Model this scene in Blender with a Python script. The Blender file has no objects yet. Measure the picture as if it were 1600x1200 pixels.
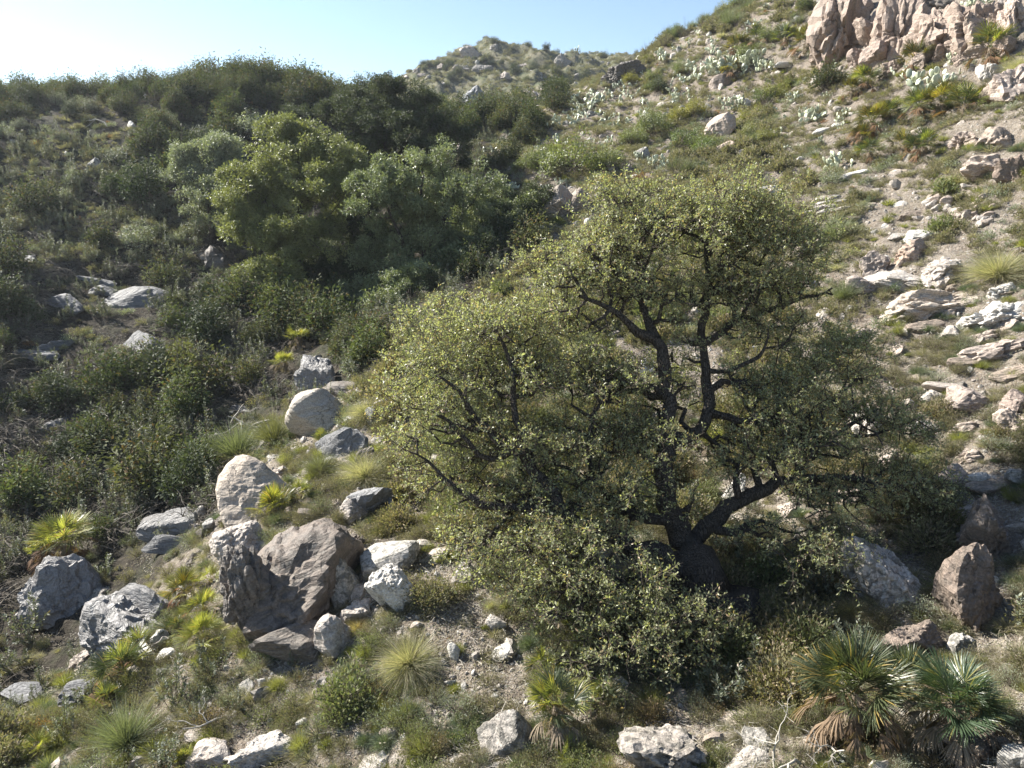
import bpy, math, random
import numpy as np
from mathutils import Vector, Matrix, Euler

# ------------------------------------------------------------------ camera
SC = bpy.context.scene
COL = SC.collection
F = 1150.0                      # focal length in photo pixels (photo 1600 px wide)
PITCH = math.radians(14.0)      # camera looks 14 degrees down
CP, SP = math.cos(PITCH), math.sin(PITCH)
cam_d = bpy.data.cameras.new('camera')
cam = bpy.data.objects.new('camera', cam_d)
COL.objects.link(cam)
cam_d.sensor_width = 36.0
cam_d.lens = F / 1600.0 * 36.0
cam_d.clip_start = 0.1
cam_d.clip_end = 3000.0
cam.rotation_euler = (math.radians(90) - PITCH, 0, 0)
SC.camera = cam

# ------------------------------------------------------------------ light
SUN_EL = math.radians(38.0)
SUN_AZ = math.radians(-66.0)    # measured from +Y (view direction) towards +X
w = bpy.data.worlds.new('World')
SC.world = w
w.use_nodes = True
nt = w.node_tree
bg = nt.nodes['Background']
sky = nt.nodes.new('ShaderNodeTexSky')
sky.sky_type = 'NISHITA'
sky.sun_disc = False
sky.sun_elevation = SUN_EL
sky.sun_rotation = SUN_AZ
sky.altitude = 300
sky.air_density = 1.0
sky.dust_density = 0.25
sky.ozone_density = 1.0
nt.links.new(sky.outputs[0], bg.inputs['Color'])
bg.inputs['Strength'].default_value = 0.064
sun_d = bpy.data.lights.new('sun', 'SUN')
sun_d.energy = 5.0
sun_d.angle = math.radians(0.53)
sun_d.color = (1.0, 0.955, 0.87)
sun = bpy.data.objects.new('sun', sun_d)
COL.objects.link(sun)
SUNV = Vector((math.sin(SUN_AZ) * math.cos(SUN_EL), math.cos(SUN_AZ) * math.cos(SUN_EL), math.sin(SUN_EL)))
sun.rotation_euler = SUNV.to_track_quat('Z', 'Y').to_euler()
SC.view_settings.view_transform = 'Standard'
SC.view_settings.look = 'None'
SC.view_settings.exposure = 1.64
SC.view_settings.gamma = 1.0
SC.view_settings.use_curve_mapping = False
SC.cycles.max_bounces = 6
SC.cycles.diffuse_bounces = 3
SC.cycles.glossy_bounces = 2
SC.cycles.transmission_bounces = 4
SC.cycles.transparent_max_bounces = 4
SC.cycles.sample_clamp_indirect = 4.0

# ------------------------------------------------------------------ projection helpers
def unproj(px, py, d):
    px = np.asarray(px, float); py = np.asarray(py, float); d = np.asarray(d, float)
    u = (600.0 - py) / F * d
    return np.stack([(px - 800.0) / F * d, d * CP + u * SP, -d * SP + u * CP], -1)

def project(P):
    P = np.asarray(P, float)
    d = P[..., 1] * CP - P[..., 2] * SP
    u = P[..., 1] * SP + P[..., 2] * CP
    dd = np.maximum(d, 0.01)
    return 800.0 + P[..., 0] / dd * F, 600.0 - u / dd * F, d

# ------------------------------------------------------------------ noise
_rs = np.random.RandomState(7)
_PERM = _rs.permutation(4096)
def _h(ix, iy, iz):
    return _PERM[(_PERM[(_PERM[ix & 4095] + iy) & 4095] + iz) & 4095] / 4095.0
def vnoise(P):
    P = np.asarray(P, float)
    i = np.floor(P).astype(np.int64); f = P - i
    f = f * f * f * (f * (f * 6 - 15) + 10)
    x, y, z = i[..., 0], i[..., 1], i[..., 2]
    fx, fy, fz = f[..., 0], f[..., 1], f[..., 2]
    def L(a, b, t): return a + (b - a) * t
    c00 = L(_h(x, y, z), _h(x + 1, y, z), fx); c10 = L(_h(x, y + 1, z), _h(x + 1, y + 1, z), fx)
    c01 = L(_h(x, y, z + 1), _h(x + 1, y, z + 1), fx); c11 = L(_h(x, y + 1, z + 1), _h(x + 1, y + 1, z + 1), fx)
    return L(L(c00, c10, fy), L(c01, c11, fy), fz) * 2 - 1
def fbm(P, octs=4, gain=0.5, lac=2.03):
    s = 0; a = 1.0; P = np.asarray(P, float)
    for k in range(octs):
        s = s + a * vnoise(P + 17.3 * k); P = P * lac; a *= gain
    return s
def ridged(P, octs=4, gain=0.5):
    s = 0; a = 1.0; P = np.asarray(P, float)
    for k in range(octs):
        s = s + a * (1 - 2 * np.abs(vnoise(P + 31.7 * k))); P = P * 2.07; a *= gain
    return s

# ------------------------------------------------------------------ terrain height field
CTRL = [
 # left slope (shaded)
 (-300,172,43),(0,172,45),(150,170,46),(300,158,47),(450,142,50),(600,170,53),(690,195,56),
 (-300,300,35),(0,300,38),(200,300,39.5),(400,300,41.5),(550,300,43.5),(690,300,44),
 (-300,450,30),(0,420,33),(200,420,34.5),(400,420,35.5),(550,440,35),(690,420,35.5),
 (0,520,29.5),(200,520,30.5),(400,520,30),(540,530,28),
 (-300,640,25),(0,640,26),(200,640,26.2),(400,640,25),(470,630,23.8),
 (0,760,22.5),(150,760,22.3),(270,770,20.6),
 (-300,880,18),(0,880,19.2),(150,900,17.8),(60,1000,16.2),(215,900,17.0),
 (-100,1080,14.6),(60,1060,15.2),(140,1030,15.0),
 # crest of the sunlit spur
 (590,600,21),(555,660,19.5),(490,720,17.8),(420,770,16.4),(380,840,14.8),(335,930,13.6),(255,1010,12.9),(150,1110,12.0),(-50,1170,11.6),
 # near ground
 (300,1100,11.2),(0,1260,10),(400,1200,9.8),(800,1200,9),(1200,1200,8.5),(1600,1200,7.8),
 (500,1050,11.2),(640,1000,11.3),(900,1000,11.2),(1130,980,12.0),(1350,1000,11.0),(1600,1000,10.3),
 (520,950,12.4),(600,900,12.7),(900,900,13),(1090,920,13.0),(1400,900,12.3),(1600,900,11.6),
 (600,780,15.4),(800,800,15),(1100,800,15.2),(1400,800,14.0),(1600,780,13),
 (700,640,18.8),(900,640,18.8),(1100,640,18.6),(1400,600,17.4),(1600,600,15.8),
 (700,540,22.8),(900,500,23.7),(1100,500,23.2),(1400,480,20.5),(1600,470,18.4),
 (850,400,29.5),(1100,380,28.5),(1400,370,24.6),(1600,350,21.6),
 (820,330,35),(1000,290,36),(1200,290,33),(1400,260,29.5),(1600,230,25.5),
 (780,260,43),(850,200,50),(1000,170,51),(1200,150,44.5),(1350,110,38.5),(1600,100,30),
 (900,150,58),(960,115,63),(1030,75,60),(1100,40,58),(1200,5,53),(1400,-90,46),(1600,-160,37),(1900,-250,32),
 (1900,600,12.5),(1900,300,18),(1900,1000,8.6),(1900,50,25),
 # saddle and behind the skylines
 (750,195,66),(830,180,68),(0,230,80),(300,230,85),(560,230,88),(-300,220,80),
 (1100,120,90),(1300,60,80),(1500,0,70),(1900,-100,60),
 # far hill
 (620,140,148),(660,124,152),(700,106,155),(745,86,156),(775,64,156),(800,78,157),(850,95,158),(950,103,162),(1050,118,168),
 (640,200,112),(700,180,112),(780,160,118),(850,140,124),(900,128,130),(760,120,138),(960,150,120),
 (500,240,150),(775,150,230),(600,200,220),(950,160,230),(300,270,200),(0,280,200),(1300,200,200),
 # below the frame
 (0,1600,7.2),(800,1600,6.4),(1600,1600,5.6),(-300,1250,11),(2400,1400,5),(-600,700,22),(-600,1000,16),(-600,200,40),
]
_C = np.array(CTRL, float)
_W = unproj(_C[:, 0], _C[:, 1], _C[:, 2])
_W = np.vstack([_W, [[-60, -10, -6], [0, -12, -8], [40, -5, 4], [0, -60, -10], [-90, -60, -5], [90, -60, 20],
                     [-200, 60, 5], [200, 60, 40], [-150, 250, 0], [200, 250, 10], [0, 400, -10], [-300, 400, -10], [300, 400, -10]]])
_xy, _z = _W[:, :2], _W[:, 2]
def _phi(r2): return -np.sqrt(r2 + 1.2)
_n = len(_xy)
_A = _phi(((_xy[:, None] - _xy[None]) ** 2).sum(-1)) - np.eye(_n) * 0.02
_Pm = np.hstack([np.ones((_n, 1)), _xy])
_M = np.block([[_A, _Pm], [_Pm.T, np.zeros((3, 3))]])
_sol = np.linalg.solve(_M, np.concatenate([_z, np.zeros(3)]))
def h_base(x, y):
    x = np.asarray(x, float); y = np.asarray(y, float); sh = x.shape
    x = x.ravel(); y = y.ravel(); out = np.empty_like(x)
    for s in range(0, len(x), 20000):
        a = x[s:s + 20000]; b = y[s:s + 20000]
        r2 = (a[:, None] - _xy[None, :, 0]) ** 2 + (b[:, None] - _xy[None, :, 1]) ** 2
        out[s:s + 20000] = _phi(r2) @ _sol[:_n] + _sol[_n] + _sol[_n + 1] * a + _sol[_n + 2] * b
    return out.reshape(sh)
# polar grid centred under the camera
NA, NR = 620, 640
AMAX = math.radians(76)
_ang = np.linspace(-AMAX, AMAX, NA)
R0, R1 = 1.2, 420.0
_rad = R0 * (R1 / R0) ** (np.linspace(0, 1, NR))
_AA, _RR = np.meshgrid(_ang, _rad, indexing='ij')
GX, GY = _RR * np.sin(_AA), _RR * np.cos(_AA)
# evaluate the smooth base on a coarser grid and interpolate
_sa, _sr = 4, 4
GZ = h_base(GX[::1, ::4], GY[::1, ::4])
_idx = np.arange(0, NR, 4)
_t = np.clip(np.arange(NR) / 4.0, 0, len(_idx) - 1.0001)
_i0 = _t.astype(int); _ft = _t - _i0
GZ = GZ[:, _i0] * (1 - _ft) + GZ[:, np.minimum(_i0 + 1, len(_idx) - 1)] * _ft
_far = np.clip((_RR - 12) / 60, 0, 1)
_P3 = np.stack([GX, GY, GZ], -1)
GZ = GZ + 0.22 * fbm(_P3 * [0.33, 0.33, 0.1], 3) * (0.5 + 1.2 * _far)
_st = ridged(_P3 @ np.array([[0.8, 0.2, 0.1], [-0.2, 0.9, 0.5], [0, 0.3, 1.6]]) * 0.9, 4)
GZ = GZ + 0.15 * _st * (0.5 + 1.0 * _far)
GZ = GZ + 0.045 * fbm(_P3 * 3.1, 3)
_hill = np.clip((_RR - 100) / 20, 0, 1) * np.clip((260 - _RR) / 40, 0, 1)
GZ = GZ + _hill * (1.5 * ridged(_P3 * 0.12, 4) + 0.4 * fbm(_P3 * 0.8, 3))
_lr = math.log(R1 / R0)
def H(x, y):
    x = np.asarray(x, float); y = np.asarray(y, float)
    r = np.hypot(x, y); a = np.arctan2(x, y)
    ta = np.clip((a + AMAX) / (2 * AMAX) * (NA - 1), 0, NA - 1.001)
    tr = np.clip(np.log(np.maximum(r, R0) / R0) / _lr * (NR - 1), 0, NR - 1.001)
    i = ta.astype(int); j = tr.astype(int); fa = ta - i; fr = tr - j
    return (GZ[i, j] * (1 - fa) * (1 - fr) + GZ[i + 1, j] * fa * (1 - fr) + GZ[i, j + 1] * (1 - fa) * fr + GZ[i + 1, j + 1] * fa * fr)
def grad(x, y, e=0.35):
    return (H(x + e, y) - H(x - e, y)) / (2 * e), (H(x, y + e) - H(x, y - e)) / (2 * e)
def hit(px, py):
    """first ground point on the photo ray through (px, py) -> world xyz and depth (nan where it is sky)"""
    px = np.atleast_1d(np.asarray(px, float)); py = np.atleast_1d(np.asarray(py, float))
    ds = 4.0 * (330 / 4.0) ** np.linspace(0, 1, 900)
    P = unproj(px[:, None], py[:, None], ds[None, :])
    below = P[..., 2] < H(P[..., 0], P[..., 1])
    k = below.argmax(1); ok = below.any(1)
    k = np.maximum(k, 1)
    d0 = ds[k - 1]; d1 = ds[k]
    for _ in range(12):
        dm = (d0 + d1) / 2
        Q = unproj(px, py, dm)
        b = Q[..., 2] < H(Q[..., 0], Q[..., 1])
        d1 = np.where(b, dm, d1); d0 = np.where(b, d0, dm)
    Q = unproj(px, py, d1)
    Q[~ok] = np.nan
    return Q, np.where(ok, d1, np.nan)
# ------------------------------------------------------------------ mesh helpers
def mesh(name, V, quads=None, tris=None, mats=(), mi=None, lv=None, smooth=False):
    V = np.asarray(V, np.float32)
    q = np.zeros((0, 4), np.int32) if quads is None or len(quads) == 0 else np.asarray(quads, np.int32)
    t = np.zeros((0, 3), np.int32) if tris is None or len(tris) == 0 else np.asarray(tris, np.int32)
    me = bpy.data.meshes.new(name)
    me.vertices.add(len(V)); me.vertices.foreach_set('co', V.ravel())
    li = np.concatenate([q.ravel(), t.ravel()])
    me.loops.add(len(li)); me.loops.foreach_set('vertex_index', li)
    st = np.concatenate([np.arange(len(q)) * 4, len(q) * 4 + np.arange(len(t)) * 3]).astype(np.int32)
    me.polygons.add(len(q) + len(t)); me.polygons.foreach_set('loop_start', st)
    for m in mats: me.materials.append(m)
    if mi is not None: me.polygons.foreach_set('material_index', np.asarray(mi, np.int32))
    me.polygons.foreach_set('use_smooth', np.full(len(q) + len(t), bool(smooth)) if not hasattr(smooth, '__len__') else np.asarray(smooth, bool))
    if lv is not None:
        a = me.attributes.new('lv', 'FLOAT', 'POINT'); a.data.foreach_set('value', np.asarray(lv, np.float32))
    me.update(calc_edges=True)
    return me

class Acc:
    """collects leaves (material 0) and stems (material 1)"""
    def __init__(s): s.V = []; s.Q = []; s.M = []; s.L = []; s.n = 0
    def add(s, V, Q, m, lv):
        V = np.asarray(V, float)
        s.V.append(V); s.Q.append(np.asarray(Q) + s.n); s.M.append(np.full(len(Q), m)); s.n += len(V)
        s.L.append(np.broadcast_to(np.asarray(lv, float), (len(V),)))
    def leaves(s, P, D, N, L, W, m=0, lv=None, fold=0.15, seed=0):
        P = np.asarray(P, float); n = len(P)
        if n == 0: return
        D = D / (np.linalg.norm(D, axis=1, keepdims=True) + 1e-9)
        S = np.cross(D, N); S /= np.linalg.norm(S, axis=1, keepdims=True) + 1e-9
        U = np.cross(S, D)
        L = np.broadcast_to(np.asarray(L, float), (n,))[:, None]; W = np.broadcast_to(np.asarray(W, float), (n,))[:, None]
        v = np.stack([P, P + D * L * .5 + S * W * .5 + U * W * fold, P + D * L, P + D * L * .5 - S * W * .5 + U * W * fold], 1)
        if lv is None: lv = np.random.RandomState(seed + n).rand(n)
        s.add(v.reshape(-1, 3), np.arange(4 * n).reshape(-1, 4), m, np.repeat(lv, 4))
    def blades(s, P, D, L, W, bend, m=0, lv=None, segs=3, side=None, rs=None):
        """thin curved blades: bend = vector the tip is pulled along"""
        n = len(P); rs = rs or np.random.RandomState(1)
        D = D / np.linalg.norm(D, axis=1, keepdims=True)
        if side is None:
            side = np.cross(D, rs.normal(size=(n, 3)))
        side = side / (np.linalg.norm(side, axis=1, keepdims=True) + 1e-9)
        L = np.broadcast_to(L, (n,))[:, None]; W = np.broadcast_to(W, (n,))[:, None]
        rows = []
        for k in range(segs + 1):
            t = k / segs
            c = P + D * L * t + bend * L * t * t
            wv = W * (1 - t) ** 0.7 * .5 + W * .04
            rows += [c - side * wv, c + side * wv]
        v = np.stack(rows, 1)
        base = np.arange(n)[:, None, None] * (2 * (segs + 1))
        k = np.arange(segs)[None, :, None] * 2
        q = (base + k + np.array([0, 1, 3, 2])[None, None, :]).reshape(-1, 4)
        if lv is None: lv = rs.rand(n)
        s.add(v.reshape(-1, 3), q, m, np.repeat(lv, 2 * (segs + 1)))
    def tube(s, pts, rad, sides=5, m=1, lv=0.5):
        pts = np.asarray(pts, float); n = len(pts)
        if n < 2: return
        rad = np.broadcast_to(np.asarray(rad, float), (n,))
        T = np.gradient(pts, axis=0); T /= np.linalg.norm(T, axis=1, keepdims=True) + 1e-9
        A = np.zeros_like(T); a_ = np.cross(T[0], [0.31, 0.17, 0.93]); A[0] = a_ / (np.linalg.norm(a_) + 1e-9)
        for i_ in range(1, n):      # parallel transport keeps the skin from twisting
            a_ = A[i_ - 1] - T[i_] * (A[i_ - 1] @ T[i_]); A[i_] = a_ / (np.linalg.norm(a_) + 1e-9)
        B = np.cross(T, A)
        th = np.arange(sides) / sides * 2 * np.pi
        v = pts[:, None] + rad[:, None, None] * (np.cos(th)[None, :, None] * A[:, None] + np.sin(th)[None, :, None] * B[:, None])
        i = np.arange(n - 1)[:, None]; j = np.arange(sides)[None, :]
        q = np.stack([i * sides + j, i * sides + (j + 1) % sides, (i + 1) * sides + (j + 1) % sides, (i + 1) * sides + j], -1).reshape(-1, 4)
        s.add(v.reshape(-1, 3), q, m, lv)
    def build(s, name, mats, smooth=None):
        M = np.concatenate(s.M)
        return mesh(name, np.concatenate(s.V), np.concatenate(s.Q), None, mats, M, np.concatenate(s.L), smooth=(M == 1) if smooth is None else smooth)

def link(o, parent=None):
    COL.objects.link(o)
    if parent is not None: o.parent = parent
    return o
def new(name, me, parent=None, loc=None, rot=None, scl=None, col=None):
    o = bpy.data.objects.new(name, me); link(o, parent)
    if loc is not None: o.location = loc
    if rot is not None: o.rotation_euler = rot
    if scl is not None: o.scale = scl if hasattr(scl, '__len__') else (scl,) * 3
    if col is not None: o.color = (col[0], col[1], col[2], 1)
    return o
def tag(o, label=None, cat=None, group=None, kind=None):
    if label: o['label'] = label
    if cat: o['category'] = cat
    if group: o['group'] = group
    if kind: o['kind'] = kind
    return o

# ------------------------------------------------------------------ materials
def _n(nt, t, **kw):
    n = nt.nodes.new(t)
    for k, v in kw.items(): setattr(n, k, v)
    return n
def _mat(name):
    m = bpy.data.materials.new(name); m.use_nodes = True
    nt = m.node_tree; nt.nodes.clear()
    return m, nt, _n(nt, 'ShaderNodeOutputMaterial')
def _math(nt, op, a, b=None, c=None, clamp=False):
    n = _n(nt, 'ShaderNodeMath', operation=op, use_clamp=clamp)
    for i, v in enumerate((a, b, c)):
        if v is None: continue
        if isinstance(v, (int, float)): n.inputs[i].default_value = v
        else: nt.links.new(v, n.inputs[i])
    return n.outputs[0]
def _mix(nt, f, a, b, mode='MIX'):
    n = _n(nt, 'ShaderNodeMix', data_type='RGBA', blend_type=mode)
    for s, v in ((n.inputs[0], f), (n.inputs[6], a), (n.inputs[7], b)):
        if isinstance(v, (int, float)): s.default_value = v
        elif isinstance(v, tuple): s.default_value = (v[0], v[1], v[2], 1)
        else: nt.links.new(v, s)
    return n.outputs[2]
def _noise(nt, vec, scale, detail=3, rough=.55, dist=0.0):
    n = _n(nt, 'ShaderNodeTexNoise'); n.inputs['Scale'].default_value = scale
    n.inputs['Detail'].default_value = detail; n.inputs['Roughness'].default_value = rough
    n.inputs['Distortion'].default_value = dist
    if vec is not None: nt.links.new(vec, n.inputs['Vector'])
    return n.outputs['Fac']
def _ramp(nt, f, stops):
    n = _n(nt, 'ShaderNodeValToRGB'); e = n.color_ramp.elements
    while len(e) < len(stops): e.new(0.5)
    for k, (p, c) in enumerate(stops):
        e[k].position = p; e[k].color = (c[0], c[1], c[2], 1) if hasattr(c, '__len__') else (c, c, c, 1)
    nt.links.new(f, n.inputs[0]); return n.outputs[0]
def _bump(nt, h, strength, dist, normal=None):
    n = _n(nt, 'ShaderNodeBump'); n.inputs['Strength'].default_value = strength; n.inputs['Distance'].default_value = dist
    nt.links.new(h, n.inputs['Height'])
    if normal is not None: nt.links.new(normal, n.inputs['Normal'])
    return n.outputs[0]
def _vmap(nt, vec, scale=(1, 1, 1), rot=(0, 0, 0)):
    n = _n(nt, 'ShaderNodeMapping'); n.inputs['Scale'].default_value = scale; n.inputs['Rotation'].default_value = rot
    nt.links.new(vec, n.inputs['Vector']); return n.outputs[0]

def leaf_mat(name, dark, light, dry=None, dryf=0.12, trans=0.35, rough=0.5, spec=0.45, tr_gain=1.6):
    m, nt, out = _mat(name)
    at = _n(nt, 'ShaderNodeAttribute', attribute_name='lv')
    oi = _n(nt, 'ShaderNodeObjectInfo')
    f = _math(nt, 'ADD', _math(nt, 'MULTIPLY', at.outputs['Fac'], 0.6), _math(nt, 'MULTIPLY', oi.outputs['Random'], 0.4))
    c = _mix(nt, f, dark, light)
    if dry:
        k = _math(nt, 'GREATER_THAN', _math(nt, 'FRACT', _math(nt, 'ADD', _math(nt, 'MULTIPLY', at.outputs['Fac'], 7.77), oi.outputs['Random'])), 1 - dryf)
        c = _mix(nt, k, c, dry)
    c = _mix(nt, 1.0, c, oi.outputs['Color'], 'MULTIPLY')
    p = _n(nt, 'ShaderNodeBsdfPrincipled')
    nt.links.new(c, p.inputs['Base Color'])
    p.inputs['Roughness'].default_value = rough; p.inputs['Specular IOR Level'].default_value = spec
    t = _n(nt, 'ShaderNodeBsdfTranslucent')
    tc = _mix(nt, 1.0, c, (tr_gain * 1.1, tr_gain * 1.15, tr_gain * 0.55), 'MULTIPLY')
    nt.links.new(tc, t.inputs['Color'])
    ms = _n(nt, 'ShaderNodeMixShader'); ms.inputs[0].default_value = trans
    nt.links.new(p.outputs[0], ms.inputs[1]); nt.links.new(t.outputs[0], ms.inputs[2])
    nt.links.new(ms.outputs[0], out.inputs[0])
    return m

def bark_mat(name, a, b, scale=6, bump=0.6):
    m, nt, out = _mat(name)
    g = _n(nt, 'ShaderNodeNewGeometry')
    v = _vmap(nt, g.outputs['Position'], (1, 1, .3))
    f = _noise(nt, v, scale * 3, 5, .65)
    f2 = _noise(nt, g.outputs['Position'], scale * .4, 3)
    c = _mix(nt, f, a, b)
    c = _mix(nt, _math(nt, 'MULTIPLY', f2, .5), c, tuple(x * 1.5 for x in b))
    p = _n(nt, 'ShaderNodeBsdfPrincipled'); p.inputs['Roughness'].default_value = .9; p.inputs['Specular IOR Level'].default_value = .2
    vf = _n(nt, 'ShaderNodeTexVoronoi', feature='DISTANCE_TO_EDGE'); vf.inputs['Scale'].default_value = scale * 4.5; nt.links.new(v, vf.inputs['Vector'])
    fis = _ramp(nt, vf.outputs['Distance'], [(0, 0), (.12, 1)]); c = _mix(nt, _math(nt, 'MULTIPLY', _math(nt, 'SUBTRACT', 1.0, fis), .35), c, a)
    nt.links.new(c, p.inputs['Base Color']); nt.links.new(_bump(nt, fis, bump, .05, _bump(nt, f, bump, .06)), p.inputs['Normal'])
    nt.links.new(p.outputs[0], out.inputs[0])
    return m

def rock_mat(name, light, dark, stain, crack=(.04, .035, .03), fol=7.0, folamt=.5, rough=(.55, .85), spec=.4, mott=0.0):
    m, nt, out = _mat(name)
    g = _n(nt, 'ShaderNodeNewGeometry'); tc = _n(nt, 'ShaderNodeTexCoord'); oi = _n(nt, 'ShaderNodeObjectInfo')
    off = _n(nt, 'ShaderNodeVectorMath', operation='ADD')
    nt.links.new(tc.outputs['Object'], off.inputs[0])
    cx = _n(nt, 'ShaderNodeCombineXYZ')
    for i in range(3): nt.links.new(_math(nt, 'MULTIPLY', oi.outputs['Random'], 37.0 + 11 * i), cx.inputs[i])
    nt.links.new(cx.outputs[0], off.inputs[1])
    ov = off.outputs[0]; wp = g.outputs['Position']
    # foliation: thin sheets of the schist seen edge-on, warped
    sv = _vmap(nt, ov, (0.35, 0.5, fol), (.35, .2, 0))
    s1 = _noise(nt, sv, 1.6, 6, .62, .55)
    s2 = _noise(nt, _vmap(nt, wp, (1.2, 1.2, 3.4), (.5, .35, .2)), 5.0, 5, .6, .4)
    big = _noise(nt, wp, 1.1, 4, .6)
    fine = _noise(nt, wp, 26, 4, .7)
    c = _mix(nt, _ramp(nt, s1, [(.32, 0), (.62, 1)]), dark, light)
    c = _mix(nt, _math(nt, 'MULTIPLY', _ramp(nt, big, [(.48, 0), (.66, 1)]), .75), c, stain)
    c = _mix(nt, .55, c, _mix(nt, _ramp(nt, fine, [(.36, 0), (.64, 1)]), tuple(x * .45 for x in light), tuple(min(1, x * 1.35) for x in light)), 'MIX')
    if mott:
        vo = _noise(nt, wp, 7.5, 3, .6)
        c = _mix(nt, _math(nt, 'MULTIPLY', _ramp(nt, vo, [(.5, 0), (.56, 1)]), mott), c, (.07, .07, .06))
    cr = _n(nt, 'ShaderNodeTexVoronoi', feature='DISTANCE_TO_EDGE'); cr.inputs['Scale'].default_value = 1.4
    wv = _n(nt, 'ShaderNodeVectorMath', operation='ADD'); nt.links.new(_vmap(nt, ov, (1, 1, 1.8), (.6, .3, .2)), wv.inputs[0])
    nz = _n(nt, 'ShaderNodeTexNoise'); nz.inputs['Scale'].default_value = 3.0; nz.inputs['Detail'].default_value = 4
    nt.links.new(ov, nz.inputs['Vector'])
    sc = _n(nt, 'ShaderNodeVectorMath', operation='SCALE'); sc.inputs['Scale'].default_value = .5
    nt.links.new(nz.outputs['Color'], sc.inputs[0]); nt.links.new(sc.outputs[0], wv.inputs[1])
    nt.links.new(wv.outputs[0], cr.inputs['Vector'])
    ck = _ramp(nt, cr.outputs['Distance'], [(0.0, 0), (.035, 1)])
    ckm = _math(nt, 'MULTIPLY', _math(nt, 'SUBTRACT', 1.0, ck), _math(nt, 'MULTIPLY', _ramp(nt, _noise(nt, ov, 1.7, 2), [(.42, 0), (.62, 1)]), .75))
    c = _mix(nt, ckm, c, crack)
    c = _mix(nt, 1.0, c, oi.outputs['Color'], 'MULTIPLY')
    p = _n(nt, 'ShaderNodeBsdfPrincipled'); p.inputs['Specular IOR Level'].default_value = spec
    rr = _ramp(nt, s1, [(.35, rough[0]), (.65, rough[1])])
    nt.links.new(rr, p.inputs['Roughness'])
    nt.links.new(c, p.inputs['Base Color'])
    b = _bump(nt, s1, folamt, .10)
    b = _bump(nt, s2, .7, .05, b)
    b = _bump(nt, fine, .8, .016, b)
    b = _bump(nt, _math(nt, 'SUBTRACT', 1.0, ckm), .4, .05, b)
    nt.links.new(b, p.inputs['Normal'])
    nt.links.new(p.outputs[0], out.inputs[0])
    return m

def flat_mat(name, a, b, scale=8, rough=.7, spec=.3):
    m, nt, out = _mat(name)
    g = _n(nt, 'ShaderNodeNewGeometry'); oi = _n(nt, 'ShaderNodeObjectInfo')
    c = _mix(nt, _noise(nt, g.outputs['Position'], scale, 3), a, b)
    c = _mix(nt, _math(nt, 'MULTIPLY', oi.outputs['Random'], .6), c, a)
    c = _mix(nt, 1.0, c, oi.outputs['Color'], 'MULTIPLY')
    p = _n(nt, 'ShaderNodeBsdfPrincipled'); p.inputs['Roughness'].default_value = rough; p.inputs['Specular IOR Level'].default_value = spec
    nt.links.new(c, p.inputs['Base Color']); nt.links.new(p.outputs[0], out.inputs[0])
    return m

def ground_mat():
    m, nt, out = _mat('slope_soil')
    g = _n(nt, 'ShaderNodeNewGeometry'); wp = g.outputs['Position']
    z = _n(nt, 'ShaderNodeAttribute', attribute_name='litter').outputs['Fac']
    hl = _n(nt, 'ShaderNodeAttribute', attribute_name='farhill').outputs['Fac']
    n1 = _noise(nt, wp, .55, 5, .6); n2 = _noise(nt, wp, 4.5, 5, .65); n3 = _noise(nt, wp, 34, 4, .7)
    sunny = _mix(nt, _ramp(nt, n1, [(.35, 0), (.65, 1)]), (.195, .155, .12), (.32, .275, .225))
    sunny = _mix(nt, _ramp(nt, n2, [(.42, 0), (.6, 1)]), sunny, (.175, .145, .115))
    vo = _n(nt, 'ShaderNodeTexVoronoi'); vo.inputs['Scale'].default_value = 30; nt.links.new(wp, vo.inputs['Vector'])
    vc = _n(nt, 'ShaderNodeSeparateColor'); nt.links.new(vo.outputs['Color'], vc.inputs[0])
    chip = _math(nt, 'GREATER_THAN', vc.outputs[0], .72)
    sunny = _mix(nt, _math(nt, 'MULTIPLY', chip, .38), sunny, (.40, .375, .34))
    dark = _mix(nt, _ramp(nt, n2, [(.35, 0), (.62, 1)]), (.028, .023, .018), (.08, .068, .052))  # leaf litter, darkened further so the colour carries the left slope's shade
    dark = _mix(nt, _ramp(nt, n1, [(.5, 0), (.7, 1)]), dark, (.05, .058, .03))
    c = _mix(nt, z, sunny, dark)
    h1 = _noise(nt, wp, .35, 6, .7); h2 = _noise(nt, wp, 1.6, 5, .7)
    hc = _mix(nt, _ramp(nt, h1, [(.4, 0), (.6, 1)]), (.20, .18, .125), (.105, .115, .06))
    hc = _mix(nt, _ramp(nt, h2, [(.5, 0), (.62, 1)]), hc, (.05, .06, .035))
    c = _mix(nt, hl, c, hc)
    c = _mix(nt, .35, c, _ramp(nt, n3, [(.3, .05), (.7, .42)]), 'OVERLAY')
    p = _n(nt, 'ShaderNodeBsdfPrincipled'); p.inputs['Roughness'].default_value = .95; p.inputs['Specular IOR Level'].default_value = .15
    nt.links.new(c, p.inputs['Base Color'])
    b = _bump(nt, n2, 1.0, .16); b = _bump(nt, n3, .7, .02, b); b = _bump(nt, vo.outputs['Distance'], .5, .03, b)
    nt.links.new(b, p.inputs['Normal']); nt.links.new(p.outputs[0], out.inputs[0])
    return m

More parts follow.
